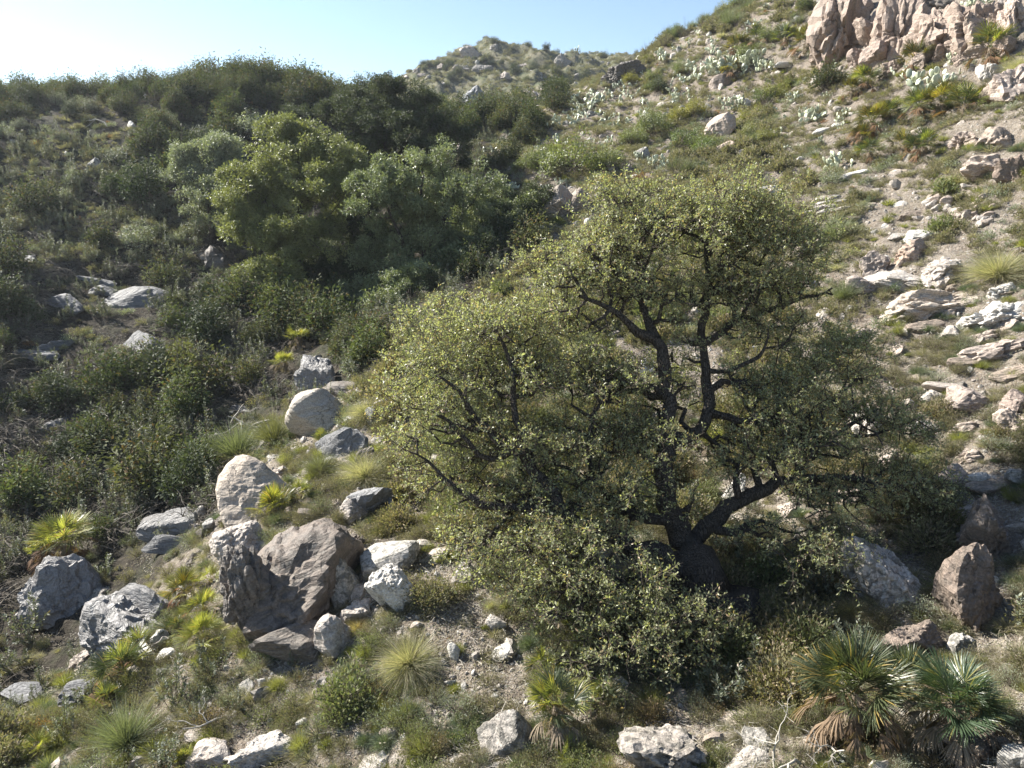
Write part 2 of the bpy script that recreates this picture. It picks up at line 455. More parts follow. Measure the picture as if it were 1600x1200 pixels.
M_ground = ground_mat()
M_leafH = leaf_mat('carob_leaf', (.145, .158, .085), (.35, .355, .21), dry=(.28, .21, .13), dryf=.12, trans=.34, rough=.42, spec=.5, tr_gain=1.9)
M_leafA = leaf_mat('tree_leaf_yellowgreen', (.115, .13, .05), (.25, .26, .11), trans=.22, rough=.45)
M_leafB = leaf_mat('tree_leaf_green', (.10, .125, .065), (.25, .275, .15), trans=.2, rough=.42)
M_leafC = leaf_mat('tree_leaf_dark', (.04, .05, .028), (.09, .105, .055), trans=.15, spec=.2, rough=.65)  # kept very dark so filler trees read as shadow between lit crowns
M_leafG = leaf_mat('grey_leaf', (.13, .15, .105), (.29, .31, .215), trans=.22, rough=.5)
M_leafS = leaf_mat('sage_leaf', (.055, .064, .046), (.20, .215, .155), dry=(.15, .11, .07), dryf=.08, trans=.2, rough=.5)  # grey leaf darkened for the left slope, its shade put into the colour
M_leafD = leaf_mat('dark_shrub_leaf', (.035, .044, .025), (.115, .125, .07), dry=(.12, .085, .05), dryf=.10, trans=.22, rough=.7, spec=.15)
M_cush = leaf_mat('cushion_leaf', (.10, .10, .06), (.235, .225, .135), dry=(.24, .20, .15), dryf=.30, trans=.25, rough=.7, spec=.2)
M_fen = leaf_mat('feathery_leaf', (.08, .105, .065), (.165, .20, .13), trans=.22, rough=.6, spec=.3)
M_herb = leaf_mat('herb_leaf', (.12, .13, .045), (.25, .25, .10), trans=.38, rough=.6, spec=.3)
M_tus = leaf_mat('tussock_blade', (.17, .17, .105), (.34, .335, .225), dry=(.42, .37, .27), dryf=.35, trans=.35, rough=.55, spec=.4)
M_dry = leaf_mat('dry_grass_blade', (.20, .175, .125), (.36, .325, .245), dry=(.15, .155, .095), dryf=.25, trans=.3, rough=.7, spec=.2)
M_broom = leaf_mat('broom_stem', (.12, .14, .075), (.22, .24, .14), trans=.2, rough=.6)
M_palm = leaf_mat('palm_leaflet', (.04, .055, .03), (.095, .11, .055), dry=(.24, .18, .06), dryf=.10, trans=.3, rough=.38, spec=.5)
M_palmY = leaf_mat('palm_leaflet_yellow', (.15, .165, .04), (.31, .31, .085), dry=(.32, .24, .08), dryf=.10, trans=.4, rough=.4, spec=.5)
M_palmD = leaf_mat('palm_leaflet_dead', (.13, .10, .072), (.27, .22, .165), trans=.2, rough=.8, spec=.2)
M_rust = leaf_mat('rusty_leaf', (.20, .085, .03), (.38, .20, .07), trans=.3, rough=.7, spec=.2)
M_bush = leaf_mat('bright_bush_leaf', (.09, .112, .038), (.20, .22, .09), trans=.25, rough=.5)
M_pad = flat_mat('cactus_pad_skin', (.30, .33, .22), (.50, .51, .39), 9, .36, .6)
M_bark = bark_mat('carob_bark', (.025, .021, .018), (.11, .092, .076), 6, .9)
M_twig = bark_mat('twig_bark', (.05, .042, .034), (.12, .10, .08), 20, .2)
M_deadw = bark_mat('dead_wood', (.22, .20, .17), (.42, .39, .34), 14, .3)
M_tang = leaf_mat('dead_twig', (.055, .047, .038), (.19, .165, .135), trans=.02, rough=.8, spec=.2)
R_tan = rock_mat('tan_schist', (.43, .38, .335), (.22, .185, .16), (.30, .235, .18), fol=5, folamt=.6)
R_pale = rock_mat('pale_schist', (.46, .42, .375), (.25, .22, .19), (.31, .245, .185), fol=6, folamt=.5)
R_white = rock_mat('white_quartz_rock', (.54, .515, .475), (.30, .28, .255), (.33, .27, .21), fol=4, folamt=.4)
R_slate = rock_mat('glossy_grey_slate', (.17, .168, .17), (.07, .07, .072), (.15, .14, .125), fol=9, folamt=.8, rough=(.48, .7), spec=.4)
R_gloss = rock_mat('glossy_gully_slate', (.25, .235, .225), (.095, .09, .086), (.20, .18, .16), fol=10, folamt=1.0, rough=(.34, .6), spec=.6)
R_dark = rock_mat('dark_brown_schist', (.20, .17, .145), (.085, .07, .058), (.16, .14, .115), fol=6, folamt=.9, rough=(.5, .8), mott=.35)
R_mott = rock_mat('mottled_grey_rock', (.36, .34, .31), (.18, .165, .15), (.24, .21, .17), fol=4, folamt=.5, mott=.65)
# ------------------------------------------------------------------ rocks
def unit(v): return v / (np.linalg.norm(v, axis=-1, keepdims=True) + 1e-9)
def _ico(sub):
    import bmesh
    bm = bmesh.new(); bmesh.ops.create_icosphere(bm, subdivisions=sub, radius=1.0)
    V = np.array([v.co[:] for v in bm.verts]); T = np.array([[v.index for v in f.verts] for f in bm.faces]); bm.free()
    return V / np.linalg.norm(V, axis=1, keepdims=True), T
ICO = {k: _ico(k) for k in (1, 2, 3, 4, 5)}
def rock_mesh(name, seed, mat, style='boulder', sub=4):
    rs = np.random.RandomState(seed)
    D, T = ICO[sub]
    npl, pw, amp, strata, flat = {'boulder': (13, 16, .10, .05, .82), 'smooth': (12, 9, .07, .006, .78), 'slab': (12, 26, .05, .035, .8),
                                  'jagged': (15, 70, .07, .06, .66), 'stone': (10, 30, .06, .03, .75), 'outcrop': (24, 80, .045, .07, .64)}[style]
    N = rs.normal(size=(npl, 3)); N /= np.linalg.norm(N, axis=1, keepdims=True)
    dk = rs.uniform(flat * .72, 1.0, npl)
    if style == 'slab':
        N[0] = [0, -.25, 1]; N[1] = [0, .25, -1]; dk[:2] = .55
        N[:2] /= np.linalg.norm(N[:2], axis=1, keepdims=True)
    dt = np.maximum(D @ N.T, 1e-3) / dk
    r = 1.0 / ((dt ** pw).sum(1) ** (1.0 / pw))
    r = np.minimum(r, 1.25)
    V = D * r[:, None]
    ax = np.array([.35, .15, .92]) + rs.normal(size=3) * .25; ax /= np.linalg.norm(ax)
    if style == 'outcrop': ax = np.array([.85, .1, .5])
    o = rs.rand(3) * 90
    s = V @ ax + .22 * fbm(V * 1.3 + o, 3)
    # stepped sheets
    k = 7.0 if style != 'outcrop' else 5.0
    st = s * k; fr = st - np.floor(st); stp = (np.clip(fr / .25, 0, 1) - fr)
    disp = amp * .8 * ridged(V * 1.7 + o, 4) * .5 + strata * stp + amp * .35 * fbm(V * 5 + o, 3)
    if style in ('outcrop', 'jagged'):
        disp += -amp * .9 * np.clip(np.abs(fbm(V @ np.array([[2.6, 0, .3], [0, 2.6, 0], [.2, 0, 1.0]]) + o + 9, 2)) * -5 + 1, 0, 1)
    if style in ('outcrop', 'jagged', 'boulder'):
        # blocks parted by joints: every cell stands in or out by its own amount
        for K_, am in ((16, {'outcrop': .30, 'jagged': .16, 'boulder': .10}[style]), (70, {'outcrop': .13, 'jagged': .07, 'boulder': .045}[style])):
            sc_ = np.array([1.0, 1.0, .55 if style != 'boulder' else 1.0]); Cc = unit(rs.normal(size=(K_, 3))) * sc_; of = rs.rand(K_) - .5; tl = rs.normal(size=(K_, 3)) * .5
            Vq = V * sc_ + .10 * np.stack([fbm(V * 2.2 + o + q * 9, 2) for q in range(3)], 1)
            dd = ((Vq[:, None] - Cc[None]) ** 2).sum(-1); nn = dd.argmin(1); srt = np.sort(dd, 1)[:, :2]; edge = np.clip((srt[:, 1] - srt[:, 0]) / .05, 0, 1)
            disp += am * ((of[nn] + ((V - Cc[nn] / sc_) * tl[nn]).sum(1) * .6) - .35 * (1 - edge))
    V = V + D * disp[:, None]
    return mesh(name, V, None, T, [mat], smooth=False)

# ------------------------------------------------------------------ plants
def twig_mesh(name, seed, n=42, L=.30, ll=.055, lw=.026, mats=None, spread=.55):
    rs = np.random.RandomState(seed); a = Acc()
    main = np.array([[0, 0, 0], [.02, .01, L * .4], [-.01, .03, L * .75], [.02, .02, L]]) + rs.normal(size=(4, 3)) * .012
    main[0] = 0
    a.tube(main, [.006, .005, .004, .002], 3)
    axes = [main]
    for k in range(6):
        t = rs.uniform(.2, .9); p = np.array([np.interp(t, [0, .4, .75, 1], main[:, i]) for i in range(3)])
        d = unit(np.array([rs.normal(), rs.normal(), .7]) * [1, 1, 1]); l = L * rs.uniform(.35, .65)
        b = np.array([p, p + d * l * .5 + rs.normal(size=3) * .01, p + d * l]); a.tube(b, [.003, .0025, .0015], 3); axes.append(b)
    P = []; D = []
    for i in range(n):
        b = axes[rs.randint(len(axes))]; t = rs.uniform(.25, 1) * (len(b) - 1.001); k = int(t); p = b[k] + (b[k + 1] - b[k]) * (t - k)
        P.append(p); D.append(unit(b[k + 1] - b[k]) * .6 + rs.normal(size=3) * spread)
    P = np.array(P); D = unit(np.array(D)); N = unit(rs.normal(size=(n, 3)) * .8 + [0, 0, .9])
    a.leaves(P + D * .008, D, N, ll * rs.uniform(.6, 1.2, n), lw * rs.uniform(.7, 1.2, n), lv=rs.rand(n))
    return a.build(name, mats)

def clump_mesh(name, seed, n, rad, ll, lw, mats, up=.4):
    """a leafy clump for trees and bushes seen from 20 m and more"""
    rs = np.random.RandomState(seed); a = Acc()
    d = unit(rs.normal(size=(n, 3))); r = rad * rs.rand(n) ** .45
    P = d * r[:, None] * [1, 1, .75]
    D = unit(d * .5 + rs.normal(size=(n, 3)) * .8 + [0, 0, up]); N = unit(rs.normal(size=(n, 3)) + [0, 0, .7])
    a.leaves(P, D, N, ll * rs.uniform(.6, 1.3, n), lw * rs.uniform(.6, 1.2, n), lv=np.clip(.5 + .3 * rs.normal(size=n), 0, 1))
    for k in range(5):
        e = unit(rs.normal(size=3)) * rad * .8; a.tube([[0, 0, 0], e * .5 + rs.normal(size=3) * .02, e], [.012, .008, .004], 3)
    return a.build(name, mats)

def bush_mesh(name, seed, nst, hgt, spread, nl, ll, lw, mats, spire=False, stemr=.008, flop=0.):
    """stems rising from a base, leafed along their upper part; spire = leaves whorled round upright stems"""
    rs = np.random.RandomState(seed); a = Acc(); Ps = []; Ds = []; Ns = []; Lv = []
    for k in range(nst):
        az = rs.uniform(0, 2 * np.pi); sp = spread * math.sqrt(rs.rand())
        e = np.array([math.cos(az) * sp, math.sin(az) * sp, 0])
        hh = hgt * rs.uniform(.35, 1.08) * (1 - .4 * (sp / spread) ** 2) * (1 + .25 * math.sin(az * 2 + seed))
        b0 = e * .25; 
        c = np.array([b0, b0 + (e - b0) * .45 + [0, 0, hh * .35], b0 + (e - b0) * .85 + [0, 0, hh * .72], e + [0, 0, hh]]) + rs.normal(size=(4, 3)) * .03 * hgt
        c[-1] += flop * e
        a.tube(c, [stemr, stemr * .8, stemr * .6, stemr * .3], 3)
        n = nl // nst
        t = (rs.uniform(.25, 1, n) if spire else rs.uniform(.35, 1.0, n) ** .8) * 2.999; i = t.astype(int)
        p = c[i] + (c[i + 1] - c[i]) * (t - i)[:, None]; ax = unit(c[i + 1] - c[i])
        rd = rs.normal(size=(n, 3)); rd = unit(rd - ax * (rd * ax).sum(1)[:, None])
        if spire:
            p = p + rd * .006; D = rd + ax * rs.uniform(.3, 1.2, (n, 1)); 
        else:
            off = rs.rand(n, 1) ** .5 * .20 * hgt; p = p + rd * off + ax * rs.normal(size=(n, 1)) * .05 * hgt; D = rd + ax * rs.uniform(-.2, 1.0, (n, 1))
        Ps.append(p); Ds.append(D); Ns.append(ax + rs.normal(size=(n, 3)) * .5); Lv.append(np.clip(rs.rand() * .7 + .4 * rs.rand(n), 0, 1))
    P = np.concatenate(Ps); n = len(P)
    P[:, 2] = np.maximum(P[:, 2], 0.01)
    a.leaves(P, np.concatenate(Ds), unit(np.concatenate(Ns)), ll * rs.uniform(.55, 1.15, n), lw * rs.uniform(.6, 1.15, n), lv=np.concatenate(Lv))
    return a.build(name, mats)

def blade_mesh(name, seed, n, hgt, base, W, mats, lean=.9, bend=.5, segs=3, inner=0.0):
    """tussocks, cushions and feathery herbs: n blades fanning from a small base"""
    rs = np.random.RandomState(seed); a = Acc()
    az = rs.uniform(0, 2 * np.pi, n); q = rs.rand(n) ** .6
    P = np.stack([np.cos(az) * q * base, np.sin(az) * q * base, np.zeros(n)], 1)
    th = q * lean + rs.normal(size=n) * .2
    az2 = az + rs.normal(size=n) * .6
    D = np.stack([np.cos(az2) * np.sin(th), np.sin(az2) * np.sin(th), np.cos(th)], 1)
    if inner: P = P + D * (rs.rand(n, 1) * inner * hgt)
    B = np.stack([np.cos(az2) * .5 * bend, np.sin(az2) * .5 * bend, -bend * rs.uniform(.2, 1, n) * (.3 + q)], 1) + rs.normal(size=(n, 3)) * .08
    a.blades(P, D, hgt * rs.uniform(.55, 1.1, n), W, B, segs=segs, lv=rs.rand(n), rs=rs)
    return a.build(name, mats)

def cushion_mesh(name, seed, n, r, hgt, ll, lw, mats):
    """low dense dome of short leafy shoots"""
    rs = np.random.RandomState(seed); a = Acc()
    nsh = max(14, n // 16); d = rs.normal(size=(nsh, 3)); d[:, 2] = np.abs(d[:, 2]) + .15; d = unit(d)
    rr = (.75 + .35 * rs.rand(nsh)) * (1 + .25 * fbm(d * 1.7 + seed, 2))
    tips = d * rr[:, None] * [r, r, hgt]
    for k in range(nsh): a.tube([[0, 0, 0], tips[k] * .55 + rs.normal(size=3) * .02 * r, tips[k]], [.006, .004, .002], 3, lv=.3)
    w_ = rs.randint(0, nsh, n); t = rs.uniform(.5, 1.05, n)[:, None]
    P = tips[w_] * t + rs.normal(size=(n, 3)) * r * .10; P[:, 2] = np.maximum(P[:, 2], .005)
    D = unit(d[w_] + rs.normal(size=(n, 3)) * .55 + [0, 0, .4]); sh = rs.rand(nsh)
    a.leaves(P, D, unit(rs.normal(size=(n, 3))), ll * rs.uniform(.6, 1.3, n), lw, lv=np.clip(sh[w_] * .6 + .4 * rs.rand(n), 0, 1))
    return a.build(name, mats)

def tangle_mesh(name, seed, n, L, W, mats, droop=.7):
    """dead bent twigs, swept one way"""
    rs = np.random.RandomState(seed); a = Acc()
    for k in range(n):
        p = np.array([rs.normal() * L * .35, rs.normal() * L * .3, 0.0]); 
        d = unit(np.array([.9 + rs.normal() * .5, rs.normal() * .5, .9 + rs.normal() * .3])); l = L * rs.uniform(.4, 1.1)
        pts = [p]
        for s in range(6):
            d = unit(d + rs.normal(size=3) * .16 + np.array([.05, 0, -droop * .30])); p = p + d * l / 6; pts.append(p.copy())
        pts = np.array(pts)
        a.tube(pts, np.linspace(W, W * .35, 7), 3, m=0, lv=rs.rand())
        for s in range(3):
            i = rs.randint(2, 6); q = pts[i]; e = unit(d + rs.normal(size=3) * .6); ll = l * rs.uniform(.15, .35)
            a.tube([q, q + e * ll * .5 + [0, 0, .02], q + e * ll + [0, 0, -.06 * L]], [W * .5, W * .35, W * .2], 3, m=0, lv=rs.rand())
    return a.build(name, mats, smooth=False)

def dead_branch_mesh(name, seed, L, W, mats, levels=4):
    rs = np.random.RandomState(seed); a = Acc()
    def grow(p, d, l, w_, lev):
        pts = [p]
        for s in range(5):
            d = unit(d + rs.normal(size=3) * .26); p = p + d * l / 5; pts.append(p.copy())
        a.tube(pts, np.linspace(w_, w_ * .55, 6), 5, m=0, lv=rs.rand())
        if lev > 0:
            for k in range(rs.randint(2, 4)):
                i = rs.randint(2, 6); grow(pts[i], unit(d + rs.normal(size=3) * .75), l * rs.uniform(.45, .75), w_ * .55, lev - 1)
    grow(np.zeros(3), unit(np.array([.2, 0, 1.0])), L, W, levels)
    return a.build(name, mats, smooth=True)

def frond_mesh(name, seed, R, nl, mats, fan=2.5, droop=.15, petiole=.35, Wd=.022):
    """one fan leaf: petiole along +Z, leaflets radiating"""
    rs = np.random.RandomState(seed); a = Acc()
    a.tube([[0, 0, 0], [0, .02, petiole * .5], [0, 0, petiole]], [.007, .006, .005], 3, m=1)
    an = np.linspace(-fan / 2, fan / 2, nl) + rs.normal(size=nl) * .03
    D = np.stack([np.sin(an), .16 * np.cos(an * 2) + rs.normal(size=nl) * .05, np.cos(an)], 1)
    P = np.tile([0, 0, petiole], (nl, 1)) + D * .02
    Ls = R * (1 - .22 * np.abs(an / (fan / 2)) ** 2) * rs.uniform(.9, 1.05, nl)
    S = np.stack([np.cos(an), np.zeros(nl) + rs.normal(size=nl) * .25, -np.sin(an)], 1)
    # narrow lance: widest at one third
    rows = []
    wv = [.25, .9, .8, .12]; tv = [0, .4, .72, 1]
    S = unit(S); B = np.array([0, -1.0, 0]) * droop
    for t, ww in zip(tv, wv):
        c = P + D * (Ls * t)[:, None] + B * (Ls * t * t)[:, None]
        rows += [c - S * Wd * ww * .5, c + S * Wd * ww * .5]
    v = np.stack(rows, 1); base = np.arange(nl)[:, None, None] * 8; k = np.arange(3)[None, :, None] * 2
    a.add(v.reshape(-1, 3), (base + k + np.array([0, 1, 3, 2])).reshape(-1, 4), 0, np.repeat(np.clip(.5 + .25 * rs.normal(size=nl), 0, 1), 8))
    return a.build(name, mats, smooth=False)

# ------------------------------------------------------------------ geometry-node instancing for stuff
def scatter_obj(name, P, R, S, K, protos, parent=None, loc=(0, 0, 0)):
    """P positions, R euler rotations, S scales, K prototype index; protos = list of meshes"""
    n = len(P)
    me = bpy.data.meshes.new(name); me.vertices.add(n); me.vertices.foreach_set('co', np.asarray(P, np.float32).ravel())
    for nm, ty, arr, key in (('rot', 'FLOAT_VECTOR', R, 'vector'), ('scl', 'FLOAT', S, 'value'), ('idx', 'INT', K, 'value')):
        at = me.attributes.new(nm, ty, 'POINT'); at.data.foreach_set(key, np.asarray(arr, np.int32 if ty == 'INT' else np.float32).ravel())
    me.update()
    ng = bpy.data.node_groups.new(name, 'GeometryNodeTree')
    ng.interface.new_socket('Geometry', in_out='INPUT', socket_type='NodeSocketGeometry')
    ng.interface.new_socket('Geometry', in_out='OUTPUT', socket_type='NodeSocketGeometry')
    gi = ng.nodes.new('NodeGroupInput'); go = ng.nodes.new('NodeGroupOutput'); jn = ng.nodes.new('GeometryNodeJoinGeometry')
    def na(nm, ty):
        x = ng.nodes.new('GeometryNodeInputNamedAttribute'); x.data_type = ty; x.inputs['Name'].default_value = nm; return x.outputs['Attribute']
    rot = ng.nodes.new('FunctionNodeEulerToRotation'); ng.links.new(na('rot', 'FLOAT_VECTOR'), rot.inputs[0])
    sc = na('scl', 'FLOAT'); ix = na('idx', 'INT')
    for k, pm in enumerate(protos):
        po = bpy.data.objects.new(name + '_source', pm)
        oi = ng.nodes.new('GeometryNodeObjectInfo'); oi.inputs['Object'].default_value = po; oi.inputs['As Instance'].default_value = True
        ip = ng.nodes.new('GeometryNodeInstanceOnPoints')
        cmp = ng.nodes.new('FunctionNodeCompare'); cmp.data_type = 'INT'; cmp.operation = 'EQUAL'
        a_, b_ = [s for s in cmp.inputs if s.type == 'INT'][:2]
        ng.links.new(ix, a_); b_.default_value = k
        ng.links.new(gi.outputs[0], ip.inputs['Points']); ng.links.new(cmp.outputs[0], ip.inputs['Selection'])
        ng.links.new(oi.outputs['Geometry'], ip.inputs['Instance']); ng.links.new(rot.outputs[0], ip.inputs['Rotation']); ng.links.new(sc, ip.inputs['Scale'])
        ng.links.new(ip.outputs[0], jn.inputs[0])
    ng.links.new(jn.outputs[0], go.inputs[0])
    o = bpy.data.objects.new(name, me); link(o, parent); o.location = loc
    md = o.modifiers.new('scatter', 'NODES'); md.node_group = ng
    o['kind'] = 'stuff'
    return o

def dir_euler(D, rs):
    """euler rotations taking +Z to D with random roll"""
    out = np.empty((len(D), 3))
    for i, d in enumerate(D):
        q = Vector(d).to_track_quat('Z', 'Y') @ Euler((0, 0, rs.uniform(0, 6.283))).to_quaternion()
        out[i] = q.to_euler()[:]
    return out

# ------------------------------------------------------------------ trees
def grow_tree(name, limbs, lobes, npts, twigs, tw_scale, mat, label, cat, group=None, seed=1, tip=.006, expo=.42, alpha=.28,
              shell=.5, per=1.0, sides=(10, 6, 4, 3), up=.35, minr=.0, lump=.3, extra=0, corew=1.0, exq=(.18, .38)):
    """limbs: lists of (px, py, depth, radius); the first is the trunk. lobes: (px, py, depth, rx px, ry px, rz m)"""
    rs = np.random.RandomState(seed)
    X = []; par = []; rad = []; owner = []; plen = []
    base = None
    for li, L in enumerate(limbs):
        W = unproj([l[0] for l in L], [l[1] for l in L], [l[2] for l in L]); r = np.array([l[3] for l in L])
        if li == 0:
            b = W[0]; b[2] = float(H(b[0], b[1])) - .15; base = b.copy(); prev = -1
        else:
            prev = int(np.argmin(((np.array(X) - W[0]) ** 2).sum(1))); W[0] = X[prev]
        # resample with a smooth curve and a little wobble
        seg = np.concatenate([[0], np.cumsum(np.linalg.norm(np.diff(W, axis=0), axis=1))]); ns = max(3, int(seg[-1] / (.18 if W[0][1] < 25 else .4)))
        t = np.linspace(0, seg[-1], ns); C = np.stack([np.interp(t, seg, W[:, k]) for k in range(3)], 1); rr = np.interp(t, seg, r)
        for _ in range(2): C[1:-1] = (C[:-2] + 2 * C[1:-1] + C[2:]) / 4
        C[1:-1] += rs.normal(size=(ns - 2, 3)) * .2 * rr[1:-1, None]
        if li: C[1:-1] += (np.stack([fbm(C * 1.9 + 7 * li + 40 * k, 2) for k in range(3)], 1) * .09)[1:-1]
        for k in range(0 if li == 0 else 1, ns):
            X.append(C[k]); par.append(prev); rad.append(rr[k]); owner.append(li)
            plen.append(0 if prev < 0 else plen[prev] + np.linalg.norm(C[k] - X[prev])); prev = len(X) - 1
    nl0 = len(X)
    # crown points
    lb = np.array(lobes, float)
    if extra:   # small side lobes break up the outline
        ex = []
        for _ in range(extra):
            b = lb[rs.randint(len(lobes))]; an = rs.uniform(0, 6.28); q = rs.uniform(*exq)
            ex.append([b[0] + math.cos(an) * b[3] * 1.02, b[1] - math.sin(an) * b[4] * 1.02, b[2] + rs.normal() * b[5] * .4, b[3] * q, b[4] * q * 1.1, b[5] * q * 1.2])
        lb = np.vstack([lb, ex])
    C = unproj(lb[:, 0], lb[:, 1], lb[:, 2]); sx = lb[:, 3] * lb[:, 2] / F; sz = lb[:, 4] * lb[:, 2] / F; sy = lb[:, 5]
    vol = sx * sz * sy ** .5; vol[:len(lobes)] *= corew; cnt = (npts * vol / vol.sum()).astype(int) + 1
    P = []; LO = []
    for k in range(len(lb)):
        d = unit(rs.normal(size=(cnt[k], 3))); d[:, 2] = np.where(d[:, 2] < -.3, -d[:, 2] * .8, d[:, 2])
        r = (rs.rand(cnt[k]) ** shell) * (1 + lump * fbm(d * 2.1 + k * 7, 2))
        P.append(C[k] + d * r[:, None] * [sx[k], sy[k], sz[k]]); LO.append(np.full(cnt[k], k))
    P = np.concatenate(P); LO = np.concatenate(LO)
    hz = H(P[:, 0], P[:, 1]); P[:, 2] = np.where(P[:, 2] < hz + .25, hz + .3 + rs.rand(len(P)) * .9, P[:, 2])
    A = np.array(X); dist = np.array([((A - p) ** 2).sum(1).min() for p in P]); od = np.argsort(dist)
    cap = nl0 + len(P) * 4; XX = np.zeros((cap, 3)); XX[:nl0] = A; PL = np.zeros(cap); PL[:nl0] = plen; n = nl0
    par = list(par); ends = []
    step = .35 if base[1] < 25 else .9
    for i in od:
        p = P[i]; d = np.sqrt(((XX[:n] - p) ** 2).sum(1)); j = int(np.argmin(d + alpha * PL[:n])); dj = d[j]
        m_ = min(3, int(dj / step)); a0 = XX[j].copy(); pr = j
        for s in range(m_):
            q = a0 + (p - a0) * (s + 1) / (m_ + 1) + rs.normal(size=3) * dj * .10 + np.array([0, 0, -dj * .05])
            XX[n] = q; PL[n] = PL[pr] + dj / (m_ + 1); par.append(pr); pr = n; n += 1
        XX[n] = p; PL[n] = PL[pr] + dj / (m_ + 1); par.append(pr); ends.append((n, LO[i])); n += 1
        if n > cap - 6: break
    X = XX[:n]; par = np.array(par[:n]); cntd = np.ones(n)
    order = np.argsort(-PL[:n])
    for i in order:
        if par[i] >= 0: cntd[par[i]] += cntd[i]
    R = tip * cntd ** expo
    R[:nl0] = np.maximum(np.minimum(R[:nl0], np.array(rad)), np.array(rad))
    for i in np.argsort(PL[:n]):
        if i >= nl0: R[i] = min(R[i], R[par[i]] * .82)
    ch = [[] for _ in range(n)]
    for i in range(n):
        if par[i] >= 0: ch[par[i]].append(i)
    root = bpy.data.objects.new(name, None); link(root); root.location = base
    tag(root, label, cat, group)
    # hand-placed trunk and limbs: a part each
    for li in range(len(limbs)):
        ids = [i for i in range(nl0) if owner[i] == li]
        if li > 0: ids = [par[ids[0]]] + ids
        a = Acc(); rr = R[ids].copy()
        if li > 0: rr[0] = min(rr[0], rr[1] * 1.25)
        if li == 0: rr[:3] *= [1.7, 1.3, 1.1][:len(rr[:3])]
        sd = 14 if base[1] < 25 else 8
        pts = X[ids] - base
        a.tube(pts, rr, sd, m=0)
        V = a.V[0]; cen = np.repeat(pts, sd, 0); V += (V - cen) * (.22 * fbm((V + li) * 2.3, 3) + .05 * ridged((V + li) * [7, 7, 2.5], 2))[:, None]
        pm = a.build('trunk' if li == 0 else 'limb', [M_bark], smooth=True)
        new('trunk' if li == 0 else 'limb', pm, root)
    a = Acc(); done = np.zeros(n, bool); done[:nl0] = True
    starts = [i for i in range(nl0, n) if par[i] < nl0]; st = list(starts)
    while st:
        i = st.pop(); chain = [par[i], i]
        while True:
            c = ch[chain[-1]]
            if not c: break
            c = sorted(c, key=lambda q: -cntd[q]); chain.append(c[0]); st.extend(c[1:])
        rr = R[chain].copy(); rr[0] = min(rr[0], rr[1] * 1.1)
        if rr.max() < minr: continue
        sd = sides[1] if rr.max() > .05 else sides[2] if rr.max() > .015 else sides[3]
        a.tube(X[chain] - base, rr, sd, m=0)
    bo = new('branches', a.build('branches', [M_bark], smooth=True), root); bo['kind'] = 'stuff'
    # leafy shoots
    e = np.array([x[0] for x in ends]); lo = np.array([x[1] for x in ends]); k = int(math.ceil(per))
    PP = []; DD = []
    for rep in range(k):
        p = X[e]; q = X[par[e]]; t = rs.rand(len(e), 1) * (.0 if rep == 0 else .7)
        PP.append(p + (q - p) * t); out = unit((p - C[lo]) / np.stack([sx, sy, sz], 1)[lo])
        DD.append(unit(out * .8 + unit(p - q) * .5 + rs.normal(size=p.shape) * .5 + [0, 0, up]))
    PP = np.concatenate(PP); DD = np.concatenate(DD); kk = rs.rand(len(PP)) < per / k; PP = PP[kk]; DD = DD[kk]
    S = tw_scale * rs.uniform(.7, 1.25, len(PP))
    tms = twigs
    cr = scatter_obj('crown', PP - base, dir_euler(DD, rs), S, rs.randint(0, len(tms), len(PP)), tms, parent=root)
    return root
# ------------------------------------------------------------------ terrain mesh
def inpoly(px, py, poly):
    px = np.asarray(px); py = np.asarray(py); ins = np.zeros(px.shape, bool); n = len(poly)
    for i in range(n):
        x1, y1 = poly[i]; x2, y2 = poly[(i + 1) % n]
        c = ((y1 > py) != (y2 > py)) & (px < (x2 - x1) * (py - y1) / ((y2 - y1) if y2 != y1 else 1e-9) + x1)
        ins ^= c
    return ins
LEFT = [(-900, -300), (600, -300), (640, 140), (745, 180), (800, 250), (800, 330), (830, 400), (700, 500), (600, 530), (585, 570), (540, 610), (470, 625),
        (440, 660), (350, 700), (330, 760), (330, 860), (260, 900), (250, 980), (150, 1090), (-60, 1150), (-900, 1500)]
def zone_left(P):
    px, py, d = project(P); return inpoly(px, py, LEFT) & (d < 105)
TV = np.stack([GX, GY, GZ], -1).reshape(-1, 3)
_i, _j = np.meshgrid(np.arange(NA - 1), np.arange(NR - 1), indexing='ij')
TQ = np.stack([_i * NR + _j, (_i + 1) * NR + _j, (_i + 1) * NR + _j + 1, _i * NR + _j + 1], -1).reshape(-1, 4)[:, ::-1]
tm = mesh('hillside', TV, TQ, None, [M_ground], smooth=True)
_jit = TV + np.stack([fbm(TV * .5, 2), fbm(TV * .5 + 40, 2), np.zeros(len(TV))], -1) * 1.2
_a = tm.attributes.new('litter', 'FLOAT', 'POINT'); _a.data.foreach_set('value', zone_left(_jit).astype(np.float32))  # left slope mask: litter and painted shade together
_r = np.hypot(TV[:, 0], TV[:, 1])
_a = tm.attributes.new('farhill', 'FLOAT', 'POINT'); _a.data.foreach_set('value', np.clip((_r - 62) / 25, 0, 1).astype(np.float32))
tag(new('hillside', tm), kind='structure')

